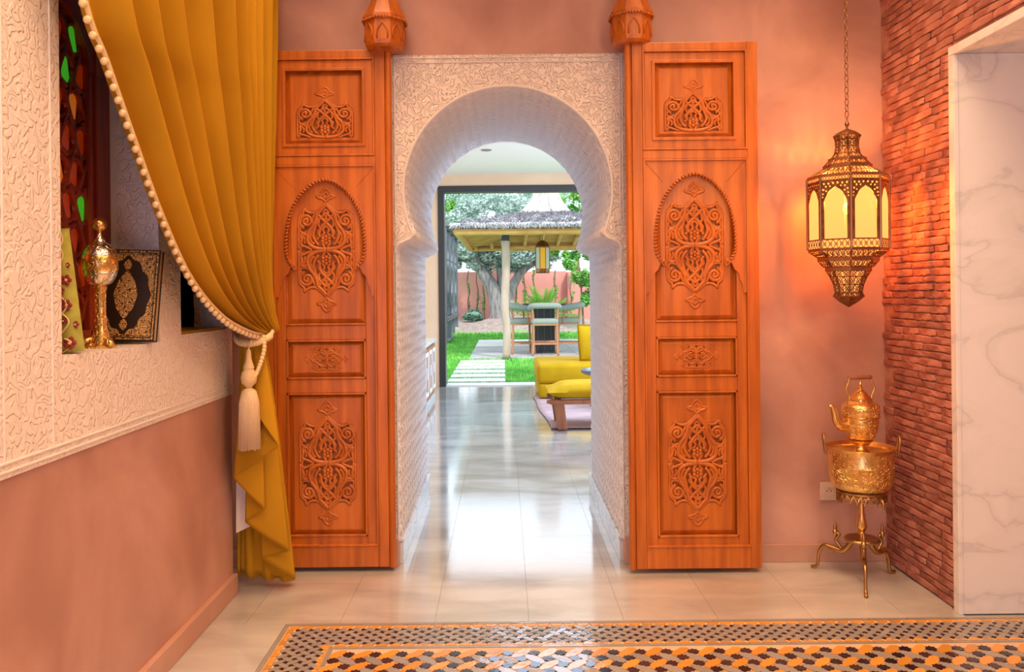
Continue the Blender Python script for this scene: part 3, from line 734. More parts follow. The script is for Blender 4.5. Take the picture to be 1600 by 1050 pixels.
    loop = [(1007,253)] + br_l + full + br_r + [(1163,253)]
    P('arch_overlay', MB().plate([[(U(a_),V(b_)) for a_,b_ in loop]], .004,.030, mp), bev=.002)
    for sg in (-1,1):
        P('moulding', MB().tube([mp(U(c+sg*76),V(255),.003), mp(U(c+sg*50),V(285),.003)], .0012, 4), bev=0)
    rp = MB(); path = [Vector((U(a_),y0+.002,V(b_))) for a_,b_ in full]
    Ls = [0]
    for k in range(1,len(path)): Ls.append(Ls[-1]+(path[k]-path[k-1]).length)
    nb_ = 62
    for k in range(nb_):
        d_ = Ls[-1]*(k+.5)/nb_; j = max(i for i in range(len(Ls)) if Ls[i] <= d_); j = min(j, len(path)-2)
        t = (d_-Ls[j])/(Ls[j+1]-Ls[j]); p = path[j].lerp(path[j+1], t); tg = (path[j+1]-path[j]).normalized(); nn_ = Vector((tg.z,0,-tg.x))
        a_ = (tg*.55+nn_*.83)*.0095
        rp.tube([p-a_, p-a_*.5-Vector((0,.004,0)), p+a_*.5-Vector((0,.004,0)), p+a_], [.0022,.0046,.0046,.0022], 6)
    rp.build('rope_moulding', M_woodc, root, smooth='all', fix=False)
    for sg in (-1,1):
        sc = [Vector((c+sg*54,410,0)),Vector((c+sg*47,416,0)),Vector((c+sg*49,406,0)),Vector((c+sg*53,411,0))]
        MB().tube([mp(U(p.x),V(p.y),.001) for p in crom(sc,5)], .0045, 6).build('scroll', M_woodc, root, smooth='all')
    P('stile', bx(1007,253,1022,852,.012,.036)); P('stile', bx(1148,253,1163,852,.012,.036))
    field(1024,1146,262,500, c, 384, e*1.03, e*1.03)
    P('rail', bx(1022,503,1148,526,.012,.036)); P('rail', bx(1022,588,1148,610,.012,.036)); P('rail', bx(1022,836,1148,852,.012,.036))
    for py in (500,526,585,610,834): P('moulding', bx(1022,py,1148,py+3,.007,.02), bev=.0015)
    for (ya_,yb_) in ((526,588),(610,837)):
        for pa in (1022,1145): P('moulding', bx(pa,ya_,pa+3,yb_,.007,.02), bev=.0015)
    field(1025,1145,529,585, 1085, 556, .000205, .000105*1.0, rot=True) if False else field(1025,1145,529,585, 1085, 556, .00024, .000200, rot=True)
    field(1025,1145,613,834, 1085, 722, e*1.03, e*1.03)
    return root
make_door('door_1', -0.508-0.0, 3.815, -1, 'carved orange cedar door leaf left of the arch, half behind the curtain')
make_door('door_2', 0.558, 3.745, 1, 'carved orange cedar door leaf right of the arch, beside the lantern')

# pivot brackets above the posts
def bracket(x, y, z, label):
    t = thing('pivot_bracket', (x,y,z), label, 'bracket', 'turret brackets over the door posts')
    r0 = PI/8
    MB().lathe([(.075,-.078),(.090,-.066),(.094,-.05),(.094,.045),(.103,.052),(.103,.062)], (x,y,z), 8, r0).build('drum', M_wood, t, bevel=.002)
    MB().lathe([(.103,.062),(.099,.068),(.060,.15),(.028,.27),(.012,.34),(.006,.37)], (x,y,z), 8, r0).build('spire', M_wood, t, bevel=.002)
    for k in range(8):
        an = k*PI/4; n_ = Vector((math.cos(an),math.sin(an),0)); tt = Vector((-n_.y,n_.x,0)); cc = Vector((x,y,z)) + n_*(.094*math.cos(PI/8))
        pts = [cc+tt*a_+Vector((0,0,b_))+n_*.002 for a_,b_ in ((-.024,-.045),(-.024,-.012),(-.014,.008),(0,.026),(.014,.008),(.024,-.012),(.024,-.045))]
        MB().tube(pts, .004, 6).build('arch_moulding', M_woodc, t, smooth='all')
        b = MB()
        for j in range(6):
            p = Vector((x,y,z)) + n_*(.1035*math.cos(PI/8)) + tt*(-.034+.0136*j) + Vector((0,0,.047)); b.ball(p, .006, 6, 4)
        b.build('bead_row', M_woodc, t, smooth='all')
    return t
bracket(-0.53, 3.80, 2.463, 'orange cedar turret bracket over the left door post')
bracket(0.592, 3.785, 2.468, 'orange cedar turret bracket over the right door post')

# ------------------------------------------------------------------ curtain
XC = -1.05
lead = [Vector((XC,1.74,2.95)), Vector((XC,1.90,2.40))] + [atX(px,py,XC) for px,py in ((126,0),(160,92),(200,205),(245,330),(290,432),(335,492),(372,517),(392,522))]
fix_ = [Vector((XC,3.80,2.95)), Vector((XC,3.80,2.5)), Vector((XC,3.76,2.0)), Vector((XC,3.70,1.6)), Vector((XC,3.64,1.3)), Vector((XC+.02,3.60,1.12))]
NV = 70
LE, FX = resample(lead, NV), resample(fix_, NV)
cur = thing('curtain', (-1.05,3.45,0.0), 'ochre velvet curtain with cream pompom edging tied back against the left wall', 'curtain')
NU = 190
def drape(u, v):
    j = min(NV, int(round(v*NV))); a_, b_ = LE[j], FX[j]
    ue = u**0.92
    p = a_.lerp(b_, ue)
    # fold lines hang straight first, then sweep to the tie
    sag = math.sin(PI*u)*0.10*math.sin(PI*min(1,v*1.0))*(v)
    p.z -= sag*0.6
    ph = 2*PI*(10.5*u + 0.25*math.sin(5*u+1) + 0.12*math.sin(3*v+7*u)); amp = (0.064*(1-v)**0.6 + 0.020)*(1+.25*math.sin(11*u+2))*min(1, u*9+.12)*min(1,(1-u)*14+.2)
    sv = math.sin(ph); f_ = sv + 0.22*math.sin(2*ph+.8)
    p.x += amp*f_ + 0.03*math.sin(PI*u) * (1-v) + 0.05*v**6
    p.y += 0.008*math.cos(ph)*(1-v*.7)*min(1,u*9)
    return p
dr = MB().grid(drape, NU, NV).build('upper_drape', M_curt, cur, smooth='all')
md = dr.modifiers.new('thick','SOLIDIFY'); md.thickness = 0.004
def edge_trim(pts, side, nm, step, r, skip=0):
    MB().tube(pts, r*.62, 8).build('trim_band', M_trim, cur, smooth='all')
    me = MB().ball((0,0,0), r, 9, 6).mesh('pompom', M_trim, 'all')
    d = 0
    for k in range(1,len(pts)):
        seg = (pts[k]-pts[k-1]).length; d += seg
        if d >= step:
            d = 0; tg = (pts[k]-pts[k-1]).normalized(); nn_ = Vector((0, -tg.z, tg.y))*side
            o = piece('pompom', me, cur, pts[k] + nn_*r*1.5 - cur.location)
ledge = [drape(0.0, j/NV) + Vector((.004,0,0)) for j in range(NV+1)]
edge_trim(crom(ledge[6:],3), -1, 'l', 0.036, 0.0105)
redge = [drape(1.0, j/NV) + Vector((.01,.004,0)) for j in range(NV+1)]
edge_trim(crom(redge[0:40],3), 1, 'r', 0.040, 0.006)
# lower cascade: accordion of fold lines from the tie to a zigzag hem
tieY = 3.47
FOLD = [  # hem pixel, hem depth, tie pixel, tie depth
    ((398,640),3.40,(396,534),3.43), ((437,697),3.395,(409,530),3.42), ((364,746),3.45,(384,534),3.44), ((414,795),3.46,(404,532),3.45), ((383,816),3.50,(390,532),3.46),
    ((452,861),3.52,(411,531),3.47), ((408,872),3.56,(398,530),3.49), ((462,903),3.585,(414,528),3.50), ((376,893),3.64,(388,530),3.52)]
FL = []
for (hp,hy,tp,ty) in FOLD:
    A_ = atY(tp[0],tp[1],ty); B_ = atY(hp[0],hp[1],hy); pl = []
    for k in range(41):
        v = k/40; p = A_.lerp(B_, v); 
        p.x = A_.x + (B_.x-A_.x)*(v**0.85); pl.append(p)
    FL.append(pl)
def casc(u, v):
    j = min(40,int(round(v*40))); C = [f[j] for f in FL]; n_ = len(C)-1
    t = u*n_; i = min(n_-1, int(t)); w_ = t - i
    w2_ = w_*w_*(3-2*w_)
    p = C[i].lerp(C[i+1], w_*.5+w2_*.5)
    # rounded bulge between the fold lines
    p.y -= 0.012*math.sin(PI*w_)*(1 if i%2==0 else -.6)*min(1,v*3)
    return p
lc = MB().grid(casc, 8*14, 40).build('lower_cascade', M_curt, cur, smooth='all')
md = lc.modifiers.new('thick','SOLIDIFY'); md.thickness = 0.005
# back fall behind the cascade down to the floor
def backfall(u, v):
    tp = atY(376+36*u, 532, 3.53); bt = atY(371+88*u, 905, 3.63); bt.z = 0.055-.03*u; p = tp.lerp(bt, v); p.x = tp.x+(bt.x-tp.x)*v**.8
    p.y += .02*math.sin(u*20)*min(1,v*3) ; return p
bf = MB().grid(backfall, 40, 30).build('back_fall', M_curt, cur, smooth='all')
md = bf.modifiers.new('thick','SOLIDIFY'); md.thickness = 0.004
lp = [atY(369,742,3.55),atY(402,742,3.55),atY(400,818,3.55),atY(369,833,3.55)]
MB().raw([p for p in lp]+[p+Vector((0,.006,0)) for p in lp], [(0,1,2,3),(7,6,5,4),(0,4,5,1),(1,5,6,2),(2,6,7,3),(3,7,4,0)]).build('lining', M_lining, cur)
# tie-back cord and tassel
tb = thing('tieback_tassel', atY(388,702,3.36), 'cream silk tieback cord with long tassel holding the curtain', 'tassel')
cc = atY(395,521,3.44)
ring = []
for k in range(40):
    an = 2*PI*k/40; ring.append(Vector((cc.x + .072*math.cos(an), cc.y+.02 + .085*math.sin(an), cc.z - .012 + .020*math.sin(an) + .010*math.cos(an)**2 )))
b = MB(); b.tube(ring, .009, 8, closed=True)
b.build('cord_ring', M_trim, tb, smooth='all')
me_b = MB().ball((0,0,0), (.0115,.0115,.0135), 8, 6).mesh('cord_bead', M_trim, 'all')
for k in range(19,40):
    p = ring[k]; piece('cord_bead', me_b, tb, p + Vector((.002,-.004,-.008)) - tb.location)
tc_ = atY(389,600,3.36); kx = 3.36/F
zof = lambda py: CH - (ideal(388,py)[1])*kx
prof = [(.003,zof(545)),(.008,zof(548)),(.010,zof(553)),(.012,zof(562)),(.020,zof(572)),(.022,zof(575)),(.019,zof(577)),(.028,zof(582)),(.033,zof(590)),(.029,zof(598)),(.014,zof(604)),(.010,zof(606)),(.024,zof(609)),(.027,zof(612))]
MB().lathe(prof, (tc_.x,3.36,0), 20).build('turned_head', M_trim, tb, smooth=True)
b = MB(); nf = 56
for k in range(nf):
    an = 2*PI*k/nf; r0 = .026; r1 = .042 + random.uniform(-.001,.001)
    b.tube([(tc_.x+r0*math.cos(an),3.36+r0*math.sin(an),zof(611)), (tc_.x+(r0+.012)*math.cos(an),3.36+(r0+.012)*math.sin(an),zof(630)), (tc_.x+r1*math.cos(an),3.36+r1*math.sin(an),zof(701)+random.uniform(-.004,.003))], .0027, 5)
b.lathe([(.022,zof(611)),(.036,zof(632)),(.038,zof(698))], (tc_.x,3.36,0), 16)
b.build('fringe', M_fringe, tb, smooth='all', fix=False)
MB().tube([Vector((tc_.x,3.36,zof(546))), Vector((tc_.x+.004,3.362,zof(538))), atY(392,528,3.37)], .003, 6).build('hanging_loop', M_trim, tb, smooth='all')
pth = crom([atY(412,526,3.40), atY(413,545,3.385), atY(407,568,3.37), atY(401,583,3.36), atY(396,590,3.35)], 8)
b = MB()
for k, p in enumerate(pth): b.ball(p, .0075+.002*(k%2), 7, 5)
b.build('twisted_cord', M_trim, tb, smooth='all', fix=False)

# ------------------------------------------------------------------ niche: stained window, goblet, book, brocade
wn = tag(bpy.data.objects.new('window_1', None), 'red wooden fretwork window with stained glass in the niche', 'window', kind='structure'); COL.objects.link(wn)
xw = XN - 0.016
MB().box((xw-.004,n1a,zs),(xw,n1b,2.43)).build('ground_panel', M_wood2, wn)
MB().box((xw,2.665,zs),(xw+.028,n1b,2.43)).build('stile', M_wood2, wn, bevel=.004)
MB().box((xw,n1a,zs),(xw+.028,n1a+.10,2.43)).build('stile', M_wood2, wn, bevel=.004)
MB().box((xw,n1a,zs),(xw+.028,n1b,zs+.05)).build('rail', M_wood2, wn, bevel=.004)
MB().box((xw+.028,2.70,zs),(xw+.036,2.715,2.43)).build('bead', M_wood2, wn, bevel=.002)
aw = MB().plate([[(n1a,2.0),(2.29,2.0)] + arc(2.48,1.98,.19,PI,0,20) + [(2.67,2.0),(n1b,2.0),(n1b,2.45),(n1a,2.45)]], 0, .03, YZ(xw+.001)).build('arch_board', M_wood2, wn)
yc = 2.48; k = 0
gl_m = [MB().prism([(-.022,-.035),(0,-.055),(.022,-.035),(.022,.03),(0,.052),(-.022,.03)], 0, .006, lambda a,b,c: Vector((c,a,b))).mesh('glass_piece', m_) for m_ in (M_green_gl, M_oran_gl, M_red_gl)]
strip_m = MB().box((0,-.006,-.075),(.020,.006,.075)).mesh('fret_bar', M_wood2)
ring_m = MB().tube([Vector((.010, .05*math.cos(2*PI*q_/8), .05*math.sin(2*PI*q_/8))) for q_ in range(8)], .009, 5, closed=True).mesh('fret_ring', M_wood2)
for r_ in range(9):
    for c_ in range(4):
        yy = 2.335 + .088*c_ + (.044 if r_%2 else 0); zz = zs + .12 + .105*r_
        if yy > 2.655: continue
        g = (0 if (r_*3+c_*2)%5==0 else 1 if (r_+c_)%3==0 else 2)
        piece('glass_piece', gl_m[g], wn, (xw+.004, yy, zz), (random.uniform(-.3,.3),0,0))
        piece('fret_ring', ring_m, wn, (xw+.002, yy, zz))
        piece('fret_bar', strip_m, wn, (xw+.001, yy+.044, zz), (random.choice((.5,-.5)),0,0))
# incense goblet
gx, gy = -1.222, 2.52
go = thing('lidded_goblet', (gx,gy,zs), 'silver and gilt lidded goblet on tall stem standing in the niche', 'goblet')
kz = gy/F; gz = lambda py: max(zs, CH-(ideal(145,py)[1])*kz)
MB().lathe([(.046,zs),(.046,zs+.006),(.030,zs+.016),(.022,gz(520)),(.017,gz(508)),(.019,gz(500)),(.016,gz(490)),(.017,gz(455)),(.020,gz(449)),(.016,gz(446))], (gx,gy,0), 24).build('stem', M_brasse, go, smooth=True)
for k in range(3):
    an = 2*PI*k/3 - .6; d_ = Vector((math.cos(an),math.sin(an),0)); p0 = Vector((gx,gy,zs))
    MB().tube([p0+d_*.02+Vector((0,0,.03)), p0+d_*.042+Vector((0,0,.022)), p0+d_*.062+Vector((0,0,.009))], [.008,.010,.008], 8).build('foot', M_brasse, go, smooth='all')
MB().lathe([(.016,gz(447)),(.034,gz(442)),(.046,gz(432)),(.050,gz(424)),(.046,gz(422))], (gx,gy,0), 28).build('bowl', M_silver, go, smooth=True)
MB().lathe([(.048,gz(424)),(.051,gz(422)),(.051,gz(401)),(.048,gz(399))], (gx,gy,0), 28).build('gilt_band', M_brasse, go, smooth=True)
MB().lathe([(.049,gz(400)),(.044,gz(391)),(.030,gz(382)),(.016,gz(378)),(.014,gz(374)),(.006,gz(366)),(.005,gz(362)),(.009,gz(360))], (gx,gy,0), 28).build('lid', M_silver, go, smooth=True)
MB().ball((gx,gy,gz(351)), .021, 14, 10).build('lid_knob', M_brass, go, smooth='all')
# book
bk = thing('ornate_book', (-1.232,2.74,zs), 'large dark book with gilt arabesque cover leaning in the niche', 'book', local=True)
bk.rotation_euler = (math.radians(-9), math.radians(2.0), math.radians(4))
bk.location = (-1.236, 2.715, zs+.008)
hw, bh, bt = .100, .300, .032
MB().box((-hw,-bt,0),(hw,-bt+.004,bh)).build('front_cover', M_cover, bk, bevel=.001)
MB().box((-hw,0,0),(hw,.004,bh)).build('back_cover', M_cover, bk, bevel=.001)
MB().box((-hw+.004,-bt+.004,.004),(hw-.004,0,bh-.004)).build('page_block', M_pages, bk)
mpb = lambda a_,b_,c_: Vector((a_, -bt+c_, b_))
def rect(x,z0,z1): return [(-x,z0),(x,z0),(x,z1),(-x,z1)]
MB().plate([rect(hw-.004,.004,bh-.004), rect(hw-.009,.009,bh-.009)], -.0016, 0, mpb).build('gilt_border', M_gold, bk)
MB().plate([rect(hw-.0125,.0125,bh-.0125), rect(hw-.015,.015,bh-.015)], -.0016, 0, mpb).build('gilt_border', M_gold, bk)
sc = []
H2, W2 = (bh-.034)/2, hw-.018
for k in range(96):
    an = 2*PI*k/96; ca, sa = math.cos(an), math.sin(an); sq_ = (abs(ca)**2.5+abs(sa)**2.5)**(-.4)
    rr = .95 - .13*abs(math.sin(2*an))**1.5 + .035*math.cos(12*an)
    sc.append((ca*W2*sq_*rr, bh/2+sa*H2*sq_*rr))
MB().plate([rect(hw-.016,.017,bh-.017), sc], -.0014, 0, mpb).build('gilt_corners', M_gold, bk)
def lens(cx,cz,w_,h_,n_=40):
    o_ = []
    for k in range(n_):
        an = 2*PI*k/n_; ca, sa = math.cos(an), math.sin(an)
        o_.append((cx+w_*ca*(1-abs(sa)**2.2*.55)*(1+.05*math.cos(10*an)), cz+h_*sa))
    return o_
for (cz,w_,h_) in ((bh/2,.036,.078),(bh/2+.098,.012,.019),(bh/2-.098,.012,.019)):
    MB().plate([lens(0,cz,w_,h_)], -.0018, 0, mpb).build('gilt_medallion', M_gold, bk)
# brocade cushion at the near side of the niche
tx = thing('brocade_cushion', (-1.20,2.30,zs), 'lime brocade cushion with red flowers standing in the niche', 'cushion')
cA = [atY(88,357,2.27), atY(108,357,2.27), atY(133,548,2.27), atY(88,555,2.27)]
def cush(u,v):
    a_ = cA[0].lerp(cA[3], v); b_ = cA[1].lerp(cA[2], v); p = a_.lerp(b_, u); p.z = max(p.z, zs+.003)
    return p
b = MB()
def cfront(u,v):
    p = cush(u,v); e_ = (1-abs(2*u-1)**3)*(1-abs(2*v-1)**6); return p + Vector((0,-.025*e_,0))
def cback(u,v):
    p = cush(u,v); e_ = (1-abs(2*u-1)**3)*(1-abs(2*v-1)**6); return p + Vector((-.02,.03+.03*e_,0))
b.grid(cfront,10,24); b.grid(cback,10,24)
nn_ = 11
vs = []; fs = []
for j in range(25):
    v=j/24; vs += [cfront(0,v),cback(0,v),cfront(1,v),cback(1,v)]
for j in range(24): fs += [(4*j,4*j+1,4*j+5,4*j+4),(4*j+2,4*j+3,4*j+7,4*j+6)]
b.raw(vs,fs)
vs = []; fs = []
for i in range(11):
    u=i/10; vs += [cfront(u,0),cback(u,0),cfront(u,1),cback(u,1)]
for i in range(10): fs += [(4*i,4*i+1,4*i+5,4*i+4),(4*i+2,4*i+3,4*i+7,4*i+6)]
b.raw(vs,fs)
b.build('cover', M_text, tx, smooth=True)
for (u,v,r_) in ((.75,.42,.012),(.68,.62,.012),(.45,.10,.007),(.62,.92,.014),(.85,.30,.006),(.45,.52,.007),(.88,.78,.008),(.5,.74,.007)):
    f_ = MB(); c0 = cfront(u,v) + Vector((0,-.003,0))
    for k in range(5):
        an = 2*PI*k/5; f_.ball(c0+Vector((r_*.8*math.cos(an),0,r_*.8*math.sin(an))), (r_*.55,.002,r_*.55), 8, 4)
    f_.build('flower', M_texr, tx, smooth='all')
    MB().ball(c0+Vector((0,-.002,0)), (r_*.4,.002,r_*.4), 8, 4).build('flower_centre', M_texc, tx, smooth='all')
for (v0,v1,s_) in ((.03,.2,1),(.14,.34,1),(.30,.5,-1),(.50,.58,-1),(.55,.72,1),(.68,.86,1),(.80,.96,-1),(.88,.99,1)):
    pts = [cfront(.45+.25*s_*math.sin(4*t_),v0+(v1-v0)*t_)+Vector((0,-.003,0)) for t_ in [q_/10 for q_ in range(11)]]
    MB().tube(pts, .0025, 5).build('vine', M_texc if s_>0 else M_texr, tx, smooth='all')

# ------------------------------------------------------------------ hanging lantern
lx, ly = 1.472, 3.55; lz0 = 1.197
lan = thing('hanging_lantern', (lx,ly,lz0), 'octagonal pierced bronze lantern glowing amber on a chain before the brick corner', 'lantern')
ku = 3.55/F/3.282                              # one unit of the close-up in metres
Lz = lambda y: lz0 + (985-y)*ku
Lr = lambda r: r*ku/math.cos(PI/8)*0.985
ROT = math.radians(-108)                      # one corner towards the viewer
def oct(prof, nm, m=M_bronze, par=lan, caps=False): return MB().lathe([(Lr(r),Lz(y)) for r,y in prof], (lx,ly,0), 8, ROT, caps=caps).build(nm, m, par, bevel=.0012)
def pierced(prof, nm, n_=5):
    """eight sloping faces of crossed bronze bars over a band of amber glass"""
    oct([(r*.975,y) for r,y in prof], nm+'_glass', M_glow)
    b = MB(); C_ = lambda k,r,y: Vector((lx+Lr(r)*math.cos(ROT+k*PI/4), ly+Lr(r)*math.sin(ROT+k*PI/4), Lz(y)))
    for k in range(8):
        b.tube([C_(k,r,y) for r,y in prof], .0032, 5)
        for j in range(len(prof)-1):
            (r0,y0),(r1,y1) = prof[j],prof[j+1]
            P_ = lambda u,v: C_(k,r0,y0).lerp(C_(k+1,r0,y0),u).lerp(C_(k,r1,y1).lerp(C_(k+1,r1,y1),u), v)
            for i in range(n_):
                b.tube([P_(i/n_,0),P_((i+1)/n_,1)], .0022, 4); b.tube([P_((i+1)/n_,0),P_(i/n_,1)], .0022, 4)
                b.tube([P_((i+.5)/n_,.12),P_((i+.88)/n_,.5),P_((i+.5)/n_,.88),P_((i+.12)/n_,.5)], .0022, 4, closed=True)
            b.tube([P_(0,0),P_(1,0)], .0026, 5); b.tube([P_(0,1),P_(1,1)], .0026, 5)
    return b.build(nm, M_bronze, lan, fix=False)
oct([(4,70),(50,92),(66,108)], 'top_cap'); pierced([(60,108),(52,130),(50,165),(58,200),(74,225)], 'crown_neck', 2)
oct([(88,222),(88,238)], 'step_band', M_bronzeh); pierced([(88,238),(104,258)], 'shoulder_lattice', 3); oct([(112,258),(112,276)], 'step_band', M_bronzeh)
pierced([(114,276),(181,318)], 'shoulder_lattice'); oct([(185,318),(185,326)], 'rim_band', M_bronzeh)
oct([(183,690),(183,698)], 'rim_band', M_bronzeh); pierced([(180,698),(138,730)], 'shoulder_lattice'); oct([(140,728),(140,748)], 'step_band', M_bronzeh)
pierced([(136,748),(112,778)], 'shoulder_lattice', 4); oct([(105,778),(105,800)], 'step_band', M_bronzeh)
pierced([(100,800),(82,830),(66,870),(60,910),(70,930)], 'drop_neck', 2); oct([(72,930),(40,960),(2,985)], 'drop_tip')
Rb = Lr(183)
cor = [Vector((lx+Rb*math.cos(ROT+2*PI*k/8), ly+Rb*math.sin(ROT+2*PI*k/8), 0)) for k in range(8)]
za, zb_ = Lz(690), Lz(326)
for k in range(8):
    A_, B_ = cor[k], cor[(k+1)%8]; t_ = (B_-A_); wd = t_.length; t_.normalize(); nrm = Vector((t_.y,-t_.x,0))
    mid = (A_+B_)/2
    if nrm.dot(mid-Vector((lx,ly,0))) < 0: nrm = -nrm
    mpl = lambda a_,b_,c_, mid=mid, t_=t_, nrm=nrm: mid + t_*a_ + Vector((0,0,b_)) + nrm*c_
    MB().tube([A_+Vector((0,0,za)), A_+Vector((0,0,zb_))], .0055, 8).build('corner_bar', M_bronzeh, lan, smooth=True)
    hw_ = wd/2 - .004
    sd = MB().box((0,0,0),(0,0,0)); sd = MB()
    # filigree: arch-headed plate with cut-outs
    zl = Lz(640); zp = Lz(385); zt_ = Lz(350)
    archp = [(-hw_*.80,zl),(-hw_*.80,Lz(452)),(-hw_*.70,Lz(436)),(-hw_*.60,Lz(425)),(-hw_*.52,Lz(412)),(-hw_*.34,Lz(398)),(-hw_*.16,Lz(390)),(0,Lz(383))]
    archp = archp + [(-x_,z_) for x_,z_ in reversed(archp[:-1])]
    holes = [archp]
    for (hx_,hy_,hr_) in ((.80,366,.0042),(.48,366,.0042),(.16,364,.0042),(.66,380,.0036),(.38,379,.0034),(.84,395,.0040),(.64,402,.0034),(.88,416,.0032),(.90,432,.0026)):
        for sg in (-1,1): holes.append(arc(sg*hx_*hw_, Lz(hy_), hr_, 0, 2*PI*11/12, 11))
    pl_ = MB().plate([[(-hw_,za),(hw_,za),(hw_,zt_),(-hw_,zt_)][:0] + [(-hw_,zl-.004),(hw_,zl-.004),(hw_,zt_),(-hw_,zt_)]] + holes, -.0012, .0012, mpl)
    pl_.build('arch_filigree', M_bronze, lan)
    for (zz0,zz1,nn2) in ((Lz(688),Lz(644),5),(Lz(348),Lz(328),9)):
        b = MB()
        for i in range(nn2):
            x0_ = -hw_ + 2*hw_*i/nn2; x1_ = x0_ + 2*hw_/nn2
            b.tube([mpl(x0_,zz0,0),mpl(x1_,zz1,0)], .0014, 4); b.tube([mpl(x0_,zz1,0),mpl(x1_,zz0,0)], .0014, 4)
            if nn2 == 5: b.tube([mpl((x0_+x1_)/2+.006*math.cos(q_*PI/4),(zz0+zz1)/2+.006*math.sin(q_*PI/4),0) for q_ in range(8)], .0013, 4, closed=True)
        b.tube([mpl(-hw_,zz0,0),mpl(hw_,zz0,0)], .002, 4); b.tube([mpl(-hw_,zz1,0),mpl(hw_,zz1,0)], .002, 4)
        b.build('lattice_band', M_bronze, lan, fix=False)
    MB().plate([[(-hw_,za),(hw_,za),(hw_,zb_),(-hw_,zb_)]], -.005, -.004, mpl).build('glass_pane', M_glow, lan)
MB().ball((lx,ly,Lz(480)), (.020,.020,.026), 12, 8).build('bulb', M_bulb, lan, smooth='all')
MB().tube([(lx,ly,Lz(480)+.024),(lx,ly,Lz(320))], .008, 8).build('lamp_holder', M_bronze, lan)
light('lantern_bulb_light', 'POINT', (lx-.0,ly,Lz(430)), 78, (1.0,0.50,0.16), size=.03)
MB().tube([(lx,ly,Lz(70)),(lx,ly,Lz(58)),(lx,ly,Lz(50)),(lx,ly,Lz(45)),(lx,ly,Lz(30)),(lx,ly,Lz(10))], [.005,.005,.010,.010,.004,.004], 10).build('stem', M_bronzeh, lan, smooth=True)
link = [Vector((.0085*math.cos(2*PI*k/14), 0, .0145*math.sin(2*PI*k/14))) for k in range(14)]
link_me = MB().tube(link, .0022, 6, closed=True).mesh('chain_link', M_bronzeh, 'all')
zc_ = Lz(10)+.012; k = 0
while zc_ < ZC-.01:
    piece('chain_link', link_me, lan, Vector((lx,ly,zc_)) - lan.location, (0,0,.5 if k%2 else .5+PI/2)); zc_ += .0255; k += 1

# ------------------------------------------------------------------ brass kettle, basin and tripod stand
bx_, by_ = 1.56, 3.65; sk = 3.65/F
Kz = lambda py: CH - (py-VY+5.9)*sk
st = thing('tripod_stand', (bx_,by_,0), 'turned brass tripod stand with curled legs near the brick wall', 'stand')
C0 = (bx_,by_,0)
MB().lathe([(.100,Kz(770)),(.105,Kz(768)),(.105,Kz(765)),(.02,Kz(764.5))], C0, 32).build('top_plate', M_brassd, st, smooth=True)
b = MB()
for k in range(22):
    an = 2*PI*k/22; an2 = 2*PI*(k+.5)/22; an3 = 2*PI*(k+1)/22
    P_ = lambda a_,z_: Vector((bx_+.101*math.cos(a_), by_+.101*math.sin(a_), z_))
    b.tube([P_(an,Kz(768)),P_(an2,Kz(781)),P_(an3,Kz(768))], .0035, 5); b.tube([P_(an,Kz(770)),P_(an,Kz(778)),P_(an2,Kz(771)),P_(an3,Kz(778))], .003, 5); b.ball(P_(an2,Kz(782)), .005, 6, 4)
b.build('pierced_skirt', M_brassd, st, smooth='all', fix=False)
for k in range(3):
    an = -1.1 + 2*PI*k/3; c1 = Vector((bx_+.10*math.cos(an), by_+.10*math.sin(an), Kz(783)))
    MB().tube([c1+Vector((0,0,.03)), c1+Vector((.008,-.008,.008)), c1+Vector((.004,-.012,-.010))], [.011,.010,.005], 8).build('bracket_scroll', M_brassd, st, smooth='all')
MB().lathe([(.013,Kz(768)),(.012,Kz(776)),(.017,Kz(778)),(.010,Kz(781)),(.012,Kz(800)),(.014,Kz(806)),(.023,Kz(822)),(.017,Kz(827)),(.012,Kz(830)),(.015,Kz(833)),(.012,Kz(838)),(.014,Kz(846)),(.004,Kz(852))], C0, 24).build('column', M_brass, st, smooth=True)
MB().lathe([(.010,Kz(841)),(.070,Kz(840)),(.074,Kz(842)),(.070,Kz(845)),(.010,Kz(846))], C0, 36).build('ring_plate', M_brassd, st, smooth=True)
feet = [Vector((1.483,3.435,0)), Vector((1.405,3.80,0)), Vector((1.722,3.715,0))]
for fpt in feet:
    d_ = (fpt-Vector((bx_,by_,0))); R_ = d_.length; d_.normalize(); c_ = Vector((bx_,by_,0))
    pp = crom([c_+d_*.045+Vector((0,0,.180)), c_+d_*.050+Vector((0,0,.150)), c_+d_*.085+Vector((0,0,.110)), c_+d_*.130+Vector((0,0,.112)), c_+d_*(R_-.045)+Vector((0,0,.115)), c_+d_*(R_-.022)+Vector((0,0,.075)), c_+d_*(R_-.015)+Vector((0,0,.02)), c_+d_*(R_+.012)+Vector((0,0,.008))], 6)
    n_ = len(pp); lg = MB().tube(pp, [.010+.003*math.sin(6*q_/n_) for q_ in range(n_)], 10).build('leg', M_brassd, st, smooth='all')
    sc_ = crom([c_+d_*.085+Vector((0,0,.112)), c_+d_*.115+Vector((0,0,.150)), c_+d_*.100+Vector((0,0,.178)), c_+d_*.118+Vector((0,0,.185))], 6)
    MB().tube(sc_, .007, 8).build('leg_scroll', M_brassd, lg, smooth='all')
    MB().lathe([(.005,.170),(.010,.178),(.012,.190),(.007,.198),(.009,.208),(.006,.220),(.002,.234)], (c_.x+d_.x*.118, c_.y+d_.y*.118, 0), 12).build('leg_finial', M_brassd, lg, smooth=True)
ba = thing('brass_basin', (bx_,by_,Kz(764)), 'wide engraved brass basin with loop handles on the tripod stand', 'basin')
wob = .04
zb0 = Kz(764.4)
